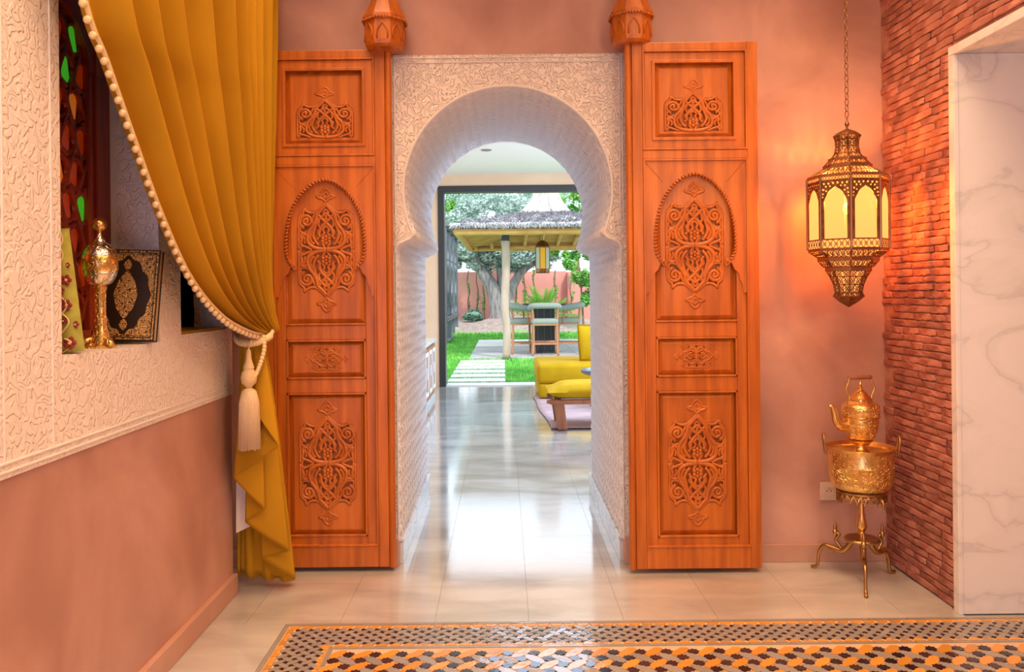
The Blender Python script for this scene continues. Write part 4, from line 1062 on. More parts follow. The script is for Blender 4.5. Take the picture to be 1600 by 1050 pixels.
MB().lathe([(.02,zb0),(.100,zb0),(.116,zb0+.012),(.128,zb0+.032),(.134,zb0+.065),(.134,zb0+.105),(.136,zb0+.110),(.134,zb0+.115),(.134,zb0+.170),(.126,zb0+.168),(.124,zb0+.10)], C0, 48, caps=1).build('bowl', M_brasse, ba, smooth=True)
MB().lathe([(.134,zb0+.170),(.146,zb0+.184),(.149,zb0+.188),(.144,zb0+.189),(.130,zb0+.176),(.128,zb0+.160)], C0, 48, caps=False).build('rim', M_brass, ba, smooth=True)
MB().lathe([(.130,zb0+.168),(.06,zb0+.163),(.005,zb0+.163)], C0, 48).build('inner_plate', M_plate, ba, smooth=True)
for sg in (-1,1):
    d_ = Vector((math.cos(.30)*sg, -math.sin(.30)*sg*.9, 0)).normalized(); tt = Vector((-d_.y,d_.x,0)); c_ = Vector((bx_,by_,zb0+.185)) + d_*.146
    pp = crom([c_-tt*.020+Vector((0,0,-.03)), c_-tt*.026+Vector((0,0,.02))+d_*.006, c_-tt*.018+Vector((0,0,.046))+d_*.008, c_+Vector((0,0,.055))+d_*.008, c_+tt*.018+Vector((0,0,.046))+d_*.008, c_+tt*.026+Vector((0,0,.02))+d_*.006, c_+tt*.020+Vector((0,0,-.03))], 6)
    MB().tube(pp, .0050, 10).build('handle', M_brassd, ba, smooth='all')
kt = thing('brass_kettle', (bx_,by_,zb0+.163), 'engraved brass kettle with long curved spout standing in the basin', 'kettle')
z0 = zb0+.1636; 
MB().lathe([(.040,z0),(.040,z0+.004),(.028,z0+.012),(.022,z0+.022),(.022,z0+.030),(.034,z0+.036),(.046,z0+.046),(.050,z0+.052),(.044,z0+.056)], C0, 36).build('foot', M_brass, kt, smooth=True)
zs_ = lambda py: Kz(py)
MB().lathe([(.044,z0+.056),(.056,Kz(684)),(.068,Kz(672)),(.075,Kz(656)),(.074,Kz(654)),(.078,Kz(652)),(.080,Kz(640)),(.079,Kz(635)),(.070,Kz(630)),(.052,Kz(627)),(.046,Kz(625))], C0, 40).build('body', M_brasse, kt, smooth=True)
MB().lathe([(.077,Kz(651.5)),(.0815,Kz(651)),(.0815,Kz(649)),(.078,Kz(648.5))], C0, 40).build('band', M_brass, kt, smooth=True)
MB().lathe([(.048,Kz(627)),(.048,Kz(623)),(.040,Kz(620)),(.030,Kz(614)),(.016,Kz(610)),(.008,Kz(608)),(.010,Kz(605)),(.004,Kz(603)),(.007,Kz(600)),(.002,Kz(596))], C0, 32).build('lid', M_brass, kt, smooth=True)
sp_d = Vector((-.98,-.18,0)).normalized(); c_ = Vector((bx_,by_,0))
pp = crom([c_+sp_d*.062+Vector((0,0,Kz(664))), c_+sp_d*.095+Vector((0,0,Kz(664))), c_+sp_d*.118+Vector((0,0,Kz(655))), c_+sp_d*.128+Vector((0,0,Kz(640))), c_+sp_d*.140+Vector((0,0,Kz(633))), c_+sp_d*.150+Vector((0,0,Kz(634)))], 6)
n_ = len(pp); MB().tube(pp, [.019*(1-q_/n_)**1.1+.0055 for q_ in range(n_)], 12).build('spout', M_brass, kt, smooth='all')
hd = Vector((.98,.18,0)).normalized()
for sg in (-1,1):
    pp = crom([c_+hd*sg*.055+Vector((0,0,Kz(629))), c_+hd*sg*.056+Vector((0,0,Kz(618))), c_+hd*sg*.068+Vector((0,0,Kz(607))), c_+hd*sg*.056+Vector((0,0,Kz(596))), c_+hd*sg*.054+Vector((0,0,Kz(590)))], 6)
    MB().tube(pp, .0042, 8).build('handle_arm', M_brass, kt, smooth='all')
MB().tube([c_+hd*-.056+Vector((0,0,Kz(590))), c_+hd*-.050+Vector((0,0,Kz(589.5))), c_+hd*.050+Vector((0,0,Kz(589.5))), c_+hd*.056+Vector((0,0,Kz(590)))], [.006,.0095,.0095,.006], 12).build('grip', M_teak, kt, smooth=True)

# wall socket
so = thing('wall_socket', (1.511,D0-.006,.288), 'ivory plastic wall socket low on the pink wall', 'socket')
MB().box((1.469,D0-.012,.288),(1.553,D0-.001,.372)).build('cover_plate', M_socket, so, bevel=.002)
MB().plate([[(1.490,.310),(1.532,.310),(1.532,.352),(1.490,.352)], arc(1.511,.331,.018,0,2*PI*23/24,23)], -.0155,-.011, XZ(D0)).build('insert', M_socket, so)
for sg in (-1,1): MB().lathe([(.0028,0),(.0028,.0005)], (0,0,0), 10).build('pin_hole', M_black, so) if False else MB().box((1.511+sg*.0095-.0025,D0-.0128,.329),(1.511+sg*.0095+.0025,D0-.0118,.334)).build('pin_hole', M_black, so)
MB().tube([(1.511,D0-.012,.342),(1.511,D0-.020,.342)], .0025, 8).build('earth_pin', M_brassd, so)

# ------------------------------------------------------------------ living room furniture
cb = thing('sideboard', (-1.09,8.4,0), 'low carved wooden sideboard with pale inlay along the left wall', 'sideboard')
MB().box((-1.35,6.6,0.0),(-.86,10.23,.06)).build('plinth', M_marbg, cb, bevel=.004)
MB().box((-1.35,6.6,.06),(-.865,10.23,.69)).build('body', M_teak, cb, bevel=.004)
MB().box((-1.355,6.57,.69),(-.835,10.26,.725)).build('marble_top', M_marbg, cb, bevel=.004)
for k in range(8):
    y0_ = 6.64+.45*k; dr_ = MB().box((-.866,y0_,.10),(-.85,y0_+.41,.66)).build('door', M_teak, cb, bevel=.004)
    MB().plate([[(y0_+.05,.14),(y0_+.36,.14),(y0_+.36,.62),(y0_+.05,.62)],[(y0_+.09,.18),(y0_+.32,.18),(y0_+.32,.58),(y0_+.09,.58)]], 0,.008, YZ(-.850)).build('inlay', M_path, dr_)
    MB().box((-.85,y0_+.19,.33),(-.838,y0_+.22,.45)).build('handle', M_path, dr_, bevel=.003)
rg = MB()
def rugf(u,v):
    x = .33 + .10*(1-v) + u*2.3 + .01*math.sin(9*v); y = 7.70 + 2.40*v + .012*math.sin(14*u); return Vector((x,y,.010+.002*math.sin(40*u)*math.sin(30*v)))
rg.grid(rugf, 40, 40)
ro = rg.build('rug', M_rug, smooth='all'); md = ro.modifiers.new('t','SOLIDIFY'); md.thickness=.010; md.offset=-1
tag(ro, 'faded pink woven rug under the mustard bench', 'rug')
def cushion_box(a_, b_, name, m, par, bev=.05): return MB().box(a_,b_).build(name, m, par, bevel=bev, seg=5, smooth='all')
bn = thing('wooden_bench', (1.1,7.85,0.014), 'low bench with teak frame and mustard velvet cushion', 'bench')
MB().box((.41,7.60,.245),(1.9,7.68,.285)).build('front_rail', M_teak, bn, bevel=.006)
MB().box((.41,8.10,.245),(1.9,8.18,.285)).build('back_rail', M_teak, bn, bevel=.006)
MB().box((.46,7.66,.25),(.52,8.12,.28)).build('side_rail', M_teak, bn, bevel=.006)
MB().tube([(.385,7.64,.268),(.43,7.64,.268)], .018, 10).build('rail_end', M_teak, bn)
for (x_,y_) in ((.47,7.64),(1.72,7.64),(.47,8.14),(1.72,8.14)):
    vs = []; 
    P_ = [(x_-.02,.25),(x_+.075,.25),(x_+.10,.02),(x_+.10,.014),(x_+.015,.014),(x_+.012,.03)]
    MB().prism(P_, y_-.035, y_+.035, lambda a_,b_,c_: Vector((a_,c_,b_))).build('leg', M_teak, bn, bevel=.006)
cu_ = MB(); 
def bc(top):
    def fn(u,v):
        e_ = (1-abs(2*u-1)**8)*(1-abs(2*v-1)**6); x_ = .40+1.5*u; y_ = 7.58+.62*v
        zz = .355 + (.075*e_ if top else -.07*e_**.5); 
        if top: zz -= .012*math.exp(-((u-.05)/.02)**2)
        return Vector((x_,y_,zz))
    return fn
cu_.grid(bc(True),48,20).grid(bc(False),48,20); cu_.build('cushion', M_mustard, bn, smooth='all')
of = thing('velvet_sofa', (1.6,10.3,.014), 'large mustard velvet daybed sofa near the garden opening', 'sofa')
cushion_box((.40,9.75,.03),(2.9,10.95,.20),'base',M_mustard,of,.03); cushion_box((.385,9.73,.20),(2.9,10.97,.43),'mattress',M_mustard,of,.05)
for (x_,y_) in ((.55,9.9),(.55,10.8),(2.7,9.9),(2.7,10.8)): MB().tube([(x_,y_,.014),(x_,y_,.05)], .03, 10).build('foot', M_dark, of)
pi_ = thing('velvet_pillow', (1.12,10.25,.43), 'square mustard velvet pillow propped on the sofa', 'pillow', local=True)
pi_.rotation_euler = (math.radians(-14),0,math.radians(10)); pi_.location = (1.165,10.15,.428)
def pf(s_):
    def fn(u,v):
        e_ = max(0,(1-abs(2*u-1)**2.2))**.6*max(0,(1-abs(2*v-1)**2.2))**.6
        return Vector((-.25+.5*u, s_*.085*e_, .44*v + (.01*math.cos(PI*2*u)))) 
    return fn
MB().grid(pf(1),20,20).grid(pf(-1),20,20).build('cover', M_mustard, pi_, smooth='all')
MB().tube([(-.25,0,0.0),(-.25,0,.45),(.25,0,.45),(.25,0,0)], .010, 6, closed=True).build('piping', M_mustard, pi_, smooth='all')
tt_ = thing('tray_table', (1.12,9.0,.014), 'round blue grey tray table between bench and sofa', 'table')
MB().lathe([(.05,.375),(.25,.378),(.29,.40),(.30,.43),(.292,.43),(.28,.405),(.02,.395)], (1.12,9.0,0), 36).build('tray', M_tray, tt_, smooth=True)
MB().tube([(1.12,9.0,.30),(1.12,9.0,.378)], .10, 16).build('collar', M_teak, tt_)
for k in range(3):
    an = 2*PI*k/3+.4; MB().tube([(1.12+.06*math.cos(an),9.0+.06*math.sin(an),.34),(1.12+.22*math.cos(an),9.0+.22*math.sin(an),.016)], .016, 8).build('leg', M_teak, tt_, smooth=True)
dl = thing('ceiling_downlight', (-.18,9.41,ZL-.012), 'small recessed downlight in the white ceiling', 'downlight')
MB().lathe([(.035,ZL-.008),(.05,ZL-.010),(.062,ZL-.006),(.062,ZL-.0005)], (-.18,9.41,0), 24).build('trim_ring', M_dl, dl, smooth=True)
MB().lathe([(.034,ZL-.004),(.001,ZL-.004)], (-.18,9.41,0), 20).build('lens', M_dark, dl)

# ------------------------------------------------------------------ garden ground, path, patio
GY0 = YG+.35
gr = MB()
def gz_(x,y): return -.03 if y < 23.0 else -.03 + .32*min(1,(y-23.0)/4.0)**1.2
gr.grid(lambda u,v: Vector((-9+22*u, GY0+(32-GY0)*v, gz_(0,GY0+(32-GY0)*v))), 4, 40)
gro = gr.build('ground', M_grass, org=(0,0,0), smooth='all'); tag(gro, 'garden ground under the lawn', 'ground', kind='structure')
pt = tag(bpy.data.objects.new('path', None), 'stepping path of pale stone strips across the lawn', 'path', kind='structure'); COL.objects.link(pt)
pm = MB().box((-.41,-.19,-.04),(.41,.19,.02)).mesh('stone_strip', M_path)
for k in range(6): piece('stone_strip', pm, pt, (-.40,12.0+.66*k,.0))
pa = tag(bpy.data.objects.new('patio', None), 'grey paved terrace under the thatched pergola', 'patio', kind='structure'); COL.objects.link(pa)
for i in range(7):
    for j in range(7):
        x0_ = -.68+.72*i; y0_ = 16.15+.9*j
        MB().box((x0_,y0_,-.05),(x0_+.712,y0_+.892,.005)).build('paver', M_patio if j<4 or i>1 else M_path, pa)  # paler far left pavers imitate a strip of sunlight on the terrace
gb = MB(); rnd = random.Random(3)
cnt = 0
while cnt < 36000:
    y = GY0 + (24.5-GY0)*rnd.random()**1.5; x = rnd.uniform(-2.6, 3.6)
    if -.82 < x < .02 and y < 16.0 and ((y-11.80)%.66) < .40 and y > 11.80: continue
    if -.70 < x < 4.4 and 16.1 < y < 22.5: continue
    h = rnd.uniform(.03,.065)*(1+ .5*(y-11)/13); an = rnd.uniform(0,PI); w_ = .007*(1+(y-11)/6); dx, dy = math.cos(an)*w_, math.sin(an)*w_
    z_ = gz_(x,y); bx2, by2 = rnd.gauss(0,.02), rnd.gauss(0,.02)
    gb.raw([(x-dx,y-dy,z_),(x+dx,y+dy,z_),(x+bx2,y+by2,z_+h)], [(0,1,2)]); cnt += 1
tag(gb.build('grass', M_blade, org=(0,0,0), fix=False), 'short bright green lawn grass', 'grass', kind='stuff')
bed = MB().grid(lambda u,v: Vector((-3+9*u, 24.3+6*v, gz_(0,24.3+6*v)+.02+.06*noise.noise(Vector((u*14,v*10,0)))+ .25*math.exp(-(((-3+9*u)-.15)/.75)**2-((24.3+6*v-27)/.9)**2))), 70, 50).build('planting_bed', M_soil, org=(0,0,0), smooth='all')
tag(bed, 'mulched planting bed in front of the salmon garden wall', 'soil', kind='structure')
gwl = MB().box((-9,29.6,0),(2.25,29.9,2.02)).box((2.25,29.2,0),(13,29.9,1.98)).build('wall_garden', M_gwall, org=(0,0,0), bevel=.02)
tag(gwl, 'salmon rendered wall at the back of the garden', 'wall', kind='structure')

# ------------------------------------------------------------------ plants
def leaves(mb, n, c, r, size, seed, shell=.55, droop=0.0, aspect=2.4, minz=None):
    rnd = random.Random(seed); c = Vector(c); r = Vector(r); k = 0
    clumps = []
    for q_ in range(max(6, n//160)):
        d = Vector((rnd.gauss(0,1),rnd.gauss(0,1),rnd.gauss(0,1))).normalized(); rad = rnd.uniform(shell,1.0)
        clumps.append((Vector((d.x*r.x*rad, d.y*r.y*rad, d.z*r.z*rad)), rnd.uniform(.16,.34)))
    while k < n:
        cc_, cr = rnd.choice(clumps)
        d = Vector((rnd.gauss(0,1),rnd.gauss(0,1),rnd.gauss(0,1))).normalized()*rnd.random()**.4*cr
        p = c + cc_ + Vector((d.x*r.x,d.y*r.y,d.z*r.z))
        if minz is not None and p.z < minz: continue
        a_ = Vector((rnd.gauss(0,1),rnd.gauss(0,1),rnd.gauss(0,.6)-droop)).normalized(); b_ = a_.orthogonal().normalized(); b_.rotate(Matrix.Rotation(rnd.uniform(0,2*PI),3,a_))
        s_ = size*rnd.uniform(.6,1.3); a_ = a_*s_; b_ = b_*s_/aspect; n__ = a_.cross(b_).normalized()*s_*.12
        mb.raw([p-a_, p+b_+n__, p+a_, p-b_+n__], [(0,1,2),(0,2,3)]); k += 1
    return mb
def tree(name, loc, label, crowns, trunk, lm, bmk, n, size, seed, group=None, droop=0, cat='tree', aspect=2.4):
    t = thing(name, loc, label, cat, group)
    for k,(pts,rr) in enumerate(trunk): MB().tube(crom(pts,5), [rr[0]+(rr[1]-rr[0])*q_/(5*(len(pts)-1)) for q_ in range(5*(len(pts)-1)+1)], 10).build('trunk' if k==0 else 'branch', bmk, t, smooth='all')
    f_ = MB()
    for i,(c,r) in enumerate(crowns): leaves(f_, n//len(crowns), c, r, size, seed+i, droop=droop, aspect=aspect)
    tag(f_.build('foliage', lm, t, fix=False), kind='stuff'); return t
g0 = .30
tree('olive_tree', (-.15,27,g0), 'old grey olive tree with thick split trunk behind the pergola',
     [((-1.0,27,2.5),(1.05,1.1,.62)),((.5,27,2.6),(1.2,1.0,.6)),((-.2,27.4,3.5),(1.8,1.3,1.2)),((.75,26.6,2.45),(.9,.7,.5)),((-.3,27,2.75),(1.2,.9,.5))],
     [([(-.05,27,g0-.1),(-.15,27,g0+.4),(-.35,27,g0+1.1),(-.75,27,g0+1.75),(-1.0,27,g0+2.3)],(.36,.13)),
      ([(.15,27,g0-.1),(.10,27,g0+.6),(.0,27.1,g0+1.2),(-.1,27.1,g0+2.2)],(.34,.15)),
      ([(.05,27,g0+.5),(.25,26.9,g0+1.1),(.65,26.8,g0+1.7),(1.25,26.7,g0+2.05)],(.22,.08)),
      ([(-.3,27,g0-.1),(-.22,26.9,g0+.5),(-.25,26.95,g0+1.2)],(.24,.12))],
     M_olive, M_bark, 26000, .075, 11)
tree('weeping_tree', (-.3,33,0), 'tall pale weeping tree rising behind the olive tree', [((-.6,33,4.3),(1.8,1.2,1.5)),((1.2,33,4.2),(1.6,1.2,1.5)),((-.2,33,5.2),(2.6,1.2,1.0))], [([(-.3,33,0),(-.3,33,2),(-.2,33,4)],(.2,.08))], M_pale, M_bark2, 10000, .12, 31, droop=1.2, aspect=5)
tree('leafy_tree', (-2.35,31,0), 'bright green leafy tree at the left edge of the garden opening', [((-2.35,31,3.9),(.75,.8,1.0)),((-2.6,31,2.6),(.9,.8,.9)),((-3.4,31,4.2),(1.2,.8,1.2))], [([(-2.4,31,0),(-2.4,31,1.5),(-2.35,31,3)],(.12,.05))], M_green, M_bark2, 5000, .10, 41, 'leafy garden trees')
tree('leafy_tree', (2.75,30.8,0), 'bright green leafy tree above the right side of the thatch', [((2.75,30.8,4.4),(1.0,.9,1.1)),((3.6,30.8,3.6),(1.2,.9,1.2))], [([(2.75,30.8,0),(2.75,30.8,1.8),(2.75,30.8,3.8)],(.12,.05))], M_green, M_bark2, 4500, .10, 51, 'leafy garden trees')
tree('bamboo_clump', (2.45,25.0,.1), 'tall light green leafy shrub at the right behind the stools', [((2.35,25,2.0),(.6,.6,.75)),((2.6,25,1.2),(.5,.6,.8)),((1.9,25.2,2.6),(.45,.5,.45)),((3.0,25,2.0),(.8,.6,1.2))], [([(2.4,25,0),(2.35,25,1),(2.3,25,2)],(.04,.02)),([(2.6,25,0),(2.7,25,1),(2.6,25,2)],(.04,.02))], M_green, M_bark2, 6500, .075, 61, cat='shrub')
bs = thing('rounded_bush', (-1.03,27.6,.36), 'small clipped round dark green bush by the garden wall', 'bush')
f_ = MB(); leaves(f_, 5000, (-1.0,27.4,.51), (.30,.30,.18), .05, 71, .8); tag(f_.build('foliage', M_bush, bs, fix=False), kind='stuff')
MB().ball((-1.0,27.4,.51), (.27,.27,.165), 16, 10).build('inner_growth', M_bush, bs, smooth='all'); MB().tube([(-1.0,27.4,.25),(-1.0,27.4,.45)], .03, 6).build('stem', M_bark2, bs)
tree('leafy_tree', (-1.95,28.6,.2), 'low yellow green tree left of the olive, over the garden wall', [((-1.85,28.6,2.35),(.55,.4,.55)),((-2.3,28.6,2.0),(.5,.4,.5))], [([(-2.0,28.6,.2),(-1.95,28.6,1.2),(-1.9,28.6,2.2)],(.06,.03))], M_green, M_bark2, 2200, .07, 81, 'leafy garden trees')
rnd = random.Random(9)
spots_ = [(733,'leftmost slim climbing stem on the garden wall'),(747,'slim climbing stem left of the olive trunk'),(757,'slim climbing stem close beside the olive trunk'),(806,'slim climbing stem right of the pergola post'),(820,'slim stem against the wall above the left stool'),(835,'slim stem against the wall above the table'),(869,'slim stem below the hanging glass lantern'),(893,'rightmost slim climbing stem on the salmon wall')]
for k,(px,lb) in enumerate(spots_):
    p = atY(px,500,29.0); p.z = .3
    t = thing('climbing_stem', p, lb, 'stem', 'climbing stems along the garden wall')
    pts = [p+Vector((rnd.uniform(-.05,.05),0,.35*q_)) for q_ in range(6)]
    MB().tube(crom(pts,3), .025, 6).build('stem', M_bark2, t, smooth='all')
    f_ = MB(); leaves(f_, 90, p+Vector((0,0,1.1)), (.10,.10,.9), .05, 90+k, .2); tag(f_.build('foliage', M_green, t, fix=False), kind='stuff')
# cycad
cy = thing('cycad_palm', (.95,20.6,0.0), 'bright green cycad palm behind the bar table', 'palm')
MB().lathe([(.16,-.03),(.19,.2),(.17,.5),(.12,.62)], (.95,20.6,0), 12).build('trunk', M_bark, cy, smooth='all')
rnd = random.Random(4)
for k in range(46):
    an = 2*PI*k/46 + rnd.uniform(-.1,.1); el = rnd.uniform(.2,1.4); Lf = rnd.uniform(.95,1.2); d = Vector((math.cos(an),math.sin(an)*.8,0)); b = MB()
    base = Vector((.95,20.6,.60)); pts = []
    for q_ in range(9):
        t_ = q_/8; pts.append(base + d*Lf*t_*math.cos(el) + Vector((0,0,Lf*t_*math.sin(el) - .25*t_*t_*Lf)))
    b.tube(pts, .012, 4); sd_ = Vector((-d.y,d.x,0)).normalized()
    for q_ in range(1,26):
        t_ = q_/26; i_ = min(7,int(t_*8)); p = pts[i_].lerp(pts[i_+1], t_*8-i_); ln = .26*math.sin(PI*min(1,t_*.85+.18)); fwd = (pts[i_+1]-pts[i_]).normalized()
        for sg in (-1,1):
            tip = p + sd_*sg*ln*.8 + fwd*ln*.6 + Vector((0,0,.05)); b.raw([p-fwd*.012,p+fwd*.012,tip], [(0,1,2)])
    b.build('frond', M_cycad, cy, fix=False)

# ------------------------------------------------------------------ thatched pergola
PX, PY = .97, 18.7; HXp, HYp = 1.84, 3.1; ZE = 2.42
pg = thing('thatched_pergola', (PX,PY,0), 'thatched cane pergola on log posts over the bar table', 'pergola')
k = 0
for sx,sy,nm in ((-1,-1,0),(-1,1,0),(1,-1,0),(1,1,0)):
    x_, y_ = (PX-.93 if sx < 0 else PX+1.5), PY+sy*2.6
    pts = [Vector((x_+.02*math.sin(q_*2.1+k),y_,ZE*q_/5)) for q_ in range(6)]; k += 1
    MB().tube(crom(pts,4), .078, 12).build('log_post', M_log, pg, smooth='all')
    MB().tube([(x_,y_,ZE-.15),(x_,y_,ZE-.01)], .088, 12).build('post_cap', M_dark, pg)
# perimeter beams
def beam(a_, b_, r=.055, nm='beam', m=M_cane): return MB().tube([a_,b_], r, 8).build(nm, m, pg, smooth=True)
E = [(PX-HXp,PY-HYp),(PX+HXp,PY-HYp),(PX+HXp,PY+HYp),(PX-HXp,PY+HYp)]
for i in range(4): beam((*E[i],ZE),(*E[(i+1)%4],ZE), .065)
beam((PX-.93,PY-2.6,ZE+.02),(PX+.93,PY-2.6,ZE+.02)); beam((PX-.93,PY+2.6,ZE+.02),(PX+.93,PY+2.6,ZE+.02)); beam((PX-.93,PY-2.6,ZE+.02),(PX-.93,PY+2.6,ZE+.02))
APEX = 3.55
def roofz(x,y):
    t_ = max(abs(x-PX)/HXp, abs(y-PY)/HYp); return ZE + .03 + .42*(1-t_)
for ex,ey in E: beam((ex,ey,ZE+.05),(PX,PY,roofz(PX,PY)), .05, 'hip_rafter')
for i in range(-4,5):
    x_ = PX + i*.42
    if abs(i)*.42 < HXp-.05:
        for sy in (-1,1):
            yt = HYp*abs(i)*.42/HXp; beam((x_,PY+sy*HYp,ZE-.01),(x_,PY+sy*yt,roofz(x_,PY+sy*yt)-.05), .045, 'rafter')
for j in range(-6,7):
    y_ = PY + j*.48
    if abs(j)*.48 < HYp-.05:
        for sx in (-1,1):
            xt = HXp*abs(j)*.48/HYp; beam((PX+sx*HXp,y_,ZE+.04),(PX+sx*xt,y_,roofz(PX+sx*xt,y_)-.02), .035, 'rafter')
for k in range(1,14):                           # cane rings lying over the rafters
    t_ = 1-k/14.5
    q_ = [(PX-HXp*t_,PY-HYp*t_),(PX+HXp*t_,PY-HYp*t_),(PX+HXp*t_,PY+HYp*t_),(PX-HXp*t_,PY+HYp*t_)]
    z_ = roofz(PX+HXp*t_,PY)+.045
    for i in range(4): beam((*q_[i],z_),(*q_[(i+1)%4],z_), .036, 'purlin')
# thatch body and bristles
th = MB()
pr_ = [(1.05,.07),(1.05,.12),(1.0,.17),(.8,.29),(.6,.40),(.4,.50),(.10,.62),(.10,.56),(.5,.34),(.8,.22),(1.0,.11)]
vs = []; fs = []; NS = 4
for (t_,h_) in pr_:
    for (sx,sy) in ((-1,-1),(1,-1),(1,1),(-1,1)): vs.append((PX+sx*HXp*t_, PY+sy*HYp*t_, ZE+h_))
for i in range(len(pr_)-1):
    for q_ in range(4): fs.append((i*4+q_, i*4+(q_+1)%4, (i+1)*4+(q_+1)%4, (i+1)*4+q_))
th.raw(vs, fs).build('thatch', M_thatch, pg)
br = MB(); rnd = random.Random(8)
for k in range(15000):
    side = rnd.choice((0,0,0,1,3,2)); t_ = rnd.uniform(.22,1.06)**.8; s_ = rnd.uniform(-1,1)
    if side == 0: x_,y_,od = PX+s_*HXp*t_, PY-HYp*t_, Vector((0,-1,0))
    elif side == 2: x_,y_,od = PX+s_*HXp*t_, PY+HYp*t_, Vector((0,1,0))
    elif side == 1: x_,y_,od = PX+HXp*t_, PY+s_*HYp*t_, Vector((1,0,0))
    else: x_,y_,od = PX-HXp*t_, PY+s_*HYp*t_, Vector((-1,0,0))
    z_ = ZE + .17+(1-t_)*.55 + rnd.uniform(-.02,.01)
    if t_ > 1.0: z_ = ZE + rnd.uniform(.06,.16)
    p = Vector((x_,y_,z_)); d = (od + Vector((rnd.gauss(0,.35),rnd.gauss(0,.35),rnd.gauss(-.1,.25)))).normalized()*rnd.uniform(.06,.14); w_ = d.cross(Vector((0,0,1))).normalized()*.013
    br.raw([p-w_,p+w_,p+d+Vector((0,0,.02))], [(0,1,2)])
for k in range(4500):
    side = rnd.choice((0,0,1,3)); s_ = rnd.uniform(-1,1); t_ = rnd.uniform(1.035,1.06)
    if side == 0: x_,y_,od = PX+s_*HXp*t_, PY-HYp*t_, Vector((0,-1,0))
    elif side == 1: x_,y_,od = PX+HXp*t_, PY+s_*HYp*t_, Vector((1,0,0))
    else: x_,y_,od = PX-HXp*t_, PY+s_*HYp*t_, Vector((-1,0,0))
    p = Vector((x_,y_,ZE+rnd.uniform(.10,.16))); d = (od*.6 + Vector((rnd.gauss(0,.3),rnd.gauss(0,.3),-.7+rnd.gauss(0,.25)))).normalized()*rnd.uniform(.05,.11); w_ = Vector((od.y,od.x,0))*.012
    br.raw([p-w_,p+w_,p+d], [(0,1,2)])
tag(br.build('thatch_bristles', M_thatch, pg, fix=False), kind='stuff')
def capf(u,v):
    an = 2*PI*u; r_ = .17 + .10*(1-v)**1 + .36*(1-v)**3.5; r_ *= 1+.07*math.sin(9*an)+.04*math.sin(23*an)
    return Vector((PX+r_*math.cos(an), PY+r_*1.1*math.sin(an), ZE+.50+1.05*v+.03*math.sin(13*an)*(1-v)))
MB().grid(capf, 96, 16).build('straw_cap', M_straw, pg, smooth='all')
b = MB()
for k in range(70):
    an = 2*PI*k/70; P_ = [capf(k/70+.004*math.sin(k*3+q_), q_/10)+Vector((math.cos(an),math.sin(an),0))*.01 for q_ in range(11)]; b.tube(P_, [.035*(1-q_/11)+.012 for q_ in range(11)], 5)
tag(b.build('straw_strands', M_straw, pg, smooth='all', fix=False), kind='stuff')

# glass lantern in the pergola
gl = thing('glass_lantern', (.88,18.7,1.70), 'square lantern of amber, green and cream glass hanging under the thatch', 'lantern')
cx_, cy_ = .88, 18.7
MB().lathe([(.150,1.70),(.170,1.72),(.170,1.80)], (cx_,cy_,0), 8, PI/8).build('base_box', M_bronze, gl); MB().lathe([(.172,2.27),(.172,2.30),(.10,2.40),(.03,2.44)], (cx_,cy_,0), 8, PI/8).build('roof', M_bronze, gl)
for k in range(8):
    a0_, a1_ = PI/8+k*PI/4, PI/8+(k+1)*PI/4; p0 = Vector((cx_+.165*math.cos(a0_),cy_+.165*math.sin(a0_),0)); p1 = Vector((cx_+.165*math.cos(a1_),cy_+.165*math.sin(a1_),0)); in_ = Vector((cx_,cy_,0))
    q0, q1 = p0.lerp(in_,.03), p1.lerp(in_,.03); zl_, zh_ = Vector((0,0,1.8)), Vector((0,0,2.27))
    MB().tube([p0+zl_,p0+zh_], .010, 6).build('corner_bar', M_bronze, gl)
    MB().raw([p0+zl_,p1+zl_,p1+zh_,p0+zh_,q0+zl_,q1+zl_,q1+zh_,q0+zh_], [(0,1,2,3),(7,6,5,4),(0,4,5,1),(1,5,6,2),(2,6,7,3),(3,7,4,0)]).build('glass_pane', {5:M_amber,4:M_cglass,6:M_cglass,3:M_gglass,7:M_gglass}.get(k,M_cglass), gl)
MB().tube([(cx_,cy_,2.43),(cx_,cy_,roofz(cx_,cy_)-.02)], .008, 6).build('hanging_rod', M_bronze, gl)

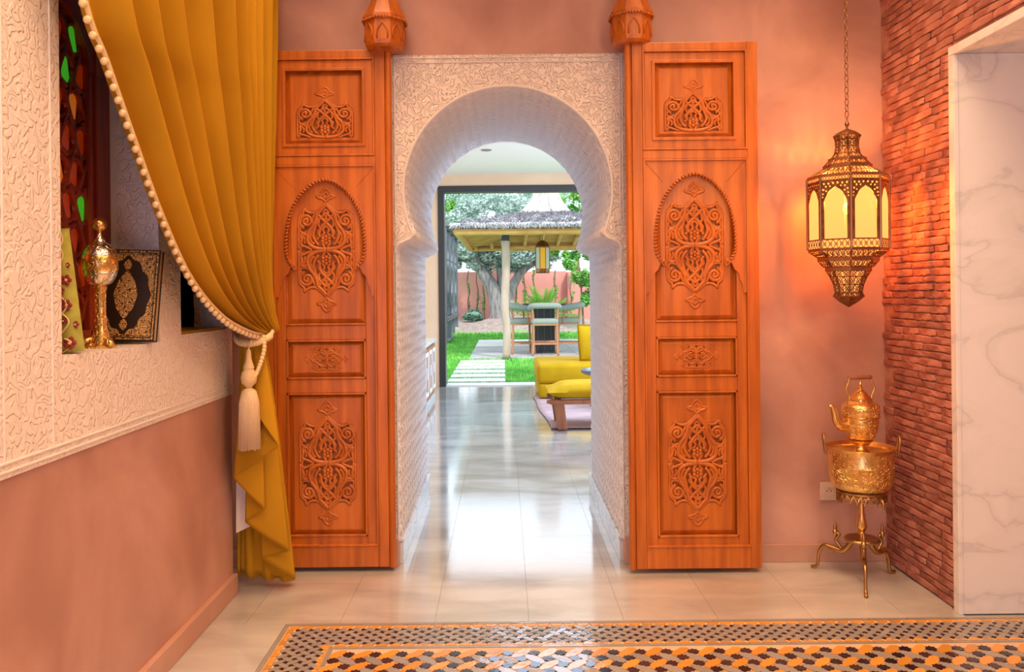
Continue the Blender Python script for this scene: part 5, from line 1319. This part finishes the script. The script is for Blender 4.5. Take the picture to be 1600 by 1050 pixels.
# bar table and stools
tb_ = thing('bar_table', (.84,17.6,.005), 'tall black pedestal bar table under the pergola', 'table')
MB().box((.40,17.15,.985),(1.28,18.05,1.03)).build('table_top', M_charc, tb_, bevel=.008); MB().box((.62,17.38,.03),(1.06,17.82,.985)).build('pedestal', M_charc, tb_, bevel=.006); MB().box((.56,17.32,.005),(1.12,17.88,.035)).build('base_plate', M_charc, tb_, bevel=.006)
for px_ in (.70,.84,.98): MB().box((px_-.004,17.372,.06),(px_+.004,17.382,.94)).build('pedestal_groove', M_tray, tb_)
def make_stool():
    t = thing('bar_stool', (0,0,0), '', 'stool', 'sage bar stools around the table', local=True)
    for sx in (-1,1):
        for sy in (-1,1):
            top = .98 if sy > 0 else .66
            pts = [Vector((sx*.255,sy*.235,0)), Vector((sx*.235,sy*.215,.33)), Vector((sx*.235,sy*.215,.66))] + ([Vector((sx*.255,sy*.245,.98))] if sy>0 else [])
            MB().tube(crom(pts,4), .024, 8).build('leg', M_chair, t, smooth='all')
    for z_,sy in ((.22,1),(.24,-1)): MB().box((-.235,sy*.22-.012,z_),(.235,sy*.22+.012,z_+.04)).build('stretcher', M_chair, t, bevel=.004)
    for sx in (-1,1): MB().box((sx*.235-.012,-.21,.20),(sx*.235+.012,.21,.235)).build('stretcher', M_chair, t, bevel=.004)
    MB().box((-.25,-.25,.60),(.25,.24,.64)).build('seat_frame', M_chair, t, bevel=.008)
    MB().box((-.265,-.265,.625),(.265,.255,.74)).build('seat', M_sage, t, bevel=.045, seg=4, smooth='all')
    pts = [Vector((-.28,-.12,.93)),Vector((-.285,.12,.97)),Vector((-.22,.25,.995)),Vector((0,.285,1.0)),Vector((.22,.25,.995)),Vector((.285,.12,.97)),Vector((.28,-.12,.93))]
    MB().tube(crom(pts,5), .062, 10, flat=1.0).build('backrest', M_sage, t, smooth='all')
    for sx in (-1,1): MB().tube([(sx*.26,-.10,.64),(sx*.278,-.09,.93)], .020, 8).build('arm_support', M_chair, t, smooth=True)
    return t
s0 = make_stool()
stools = [((.82,16.78),PI,'sage bar stool with its back to the house, nearest the lawn'),((.36,17.28),PI/2+.15,'sage bar stool at the left of the black table, beside the log post'),((1.34,17.3),-PI/2-.1,'sage bar stool at the right of the black table')]
for k,((x_,y_),r_,lb) in enumerate(stools):
    o = s0 if k == 0 else copy_tree(s0); o.location = (x_,y_,.005); o.rotation_euler = (0,0,r_); o['label'] = lb
# iron screen
sc_ = thing('iron_screen', (-1.5,23.5,0), 'tall dark wrought iron trellis screen at the left of the garden', 'screen')
for y_ in (21.0,22.6,24.3,26.0): MB().box((-1.55,y_-.06,-.05),(-1.43,y_+.06,2.95)).build('post', M_iron, sc_, bevel=.01)
MB().box((-1.62,20.9,2.95),(-1.36,26.1,3.10)).build('cornice', M_iron, sc_, bevel=.02); MB().box((-1.58,20.9,.55),(-1.40,26.1,.66)).build('rail', M_iron, sc_, bevel=.01); MB().box((-1.56,20.9,-.05),(-1.42,26.1,.06)).build('sill', M_iron, sc_, bevel=.01)
for k in range(13):
    b = MB(); y_ = 21.3+.38*k; pts = [Vector((-1.49+.02*(q_%2),y_+.07*math.sin(q_*1.57),.66+.19*q_)) for q_ in range(13)]
    MB().tube(crom(pts,3), .022, 5).build('iron_bar', M_iron, sc_, smooth='all')
for z_ in (.95,1.25,1.55,1.85,2.15,2.45,2.75): MB().box((-1.505,21,z_),(-1.475,26,z_+.04)).build('cross_bar', M_iron, sc_)
for o in bpy.data.objects:
    if '_local' in o: del o['_local']
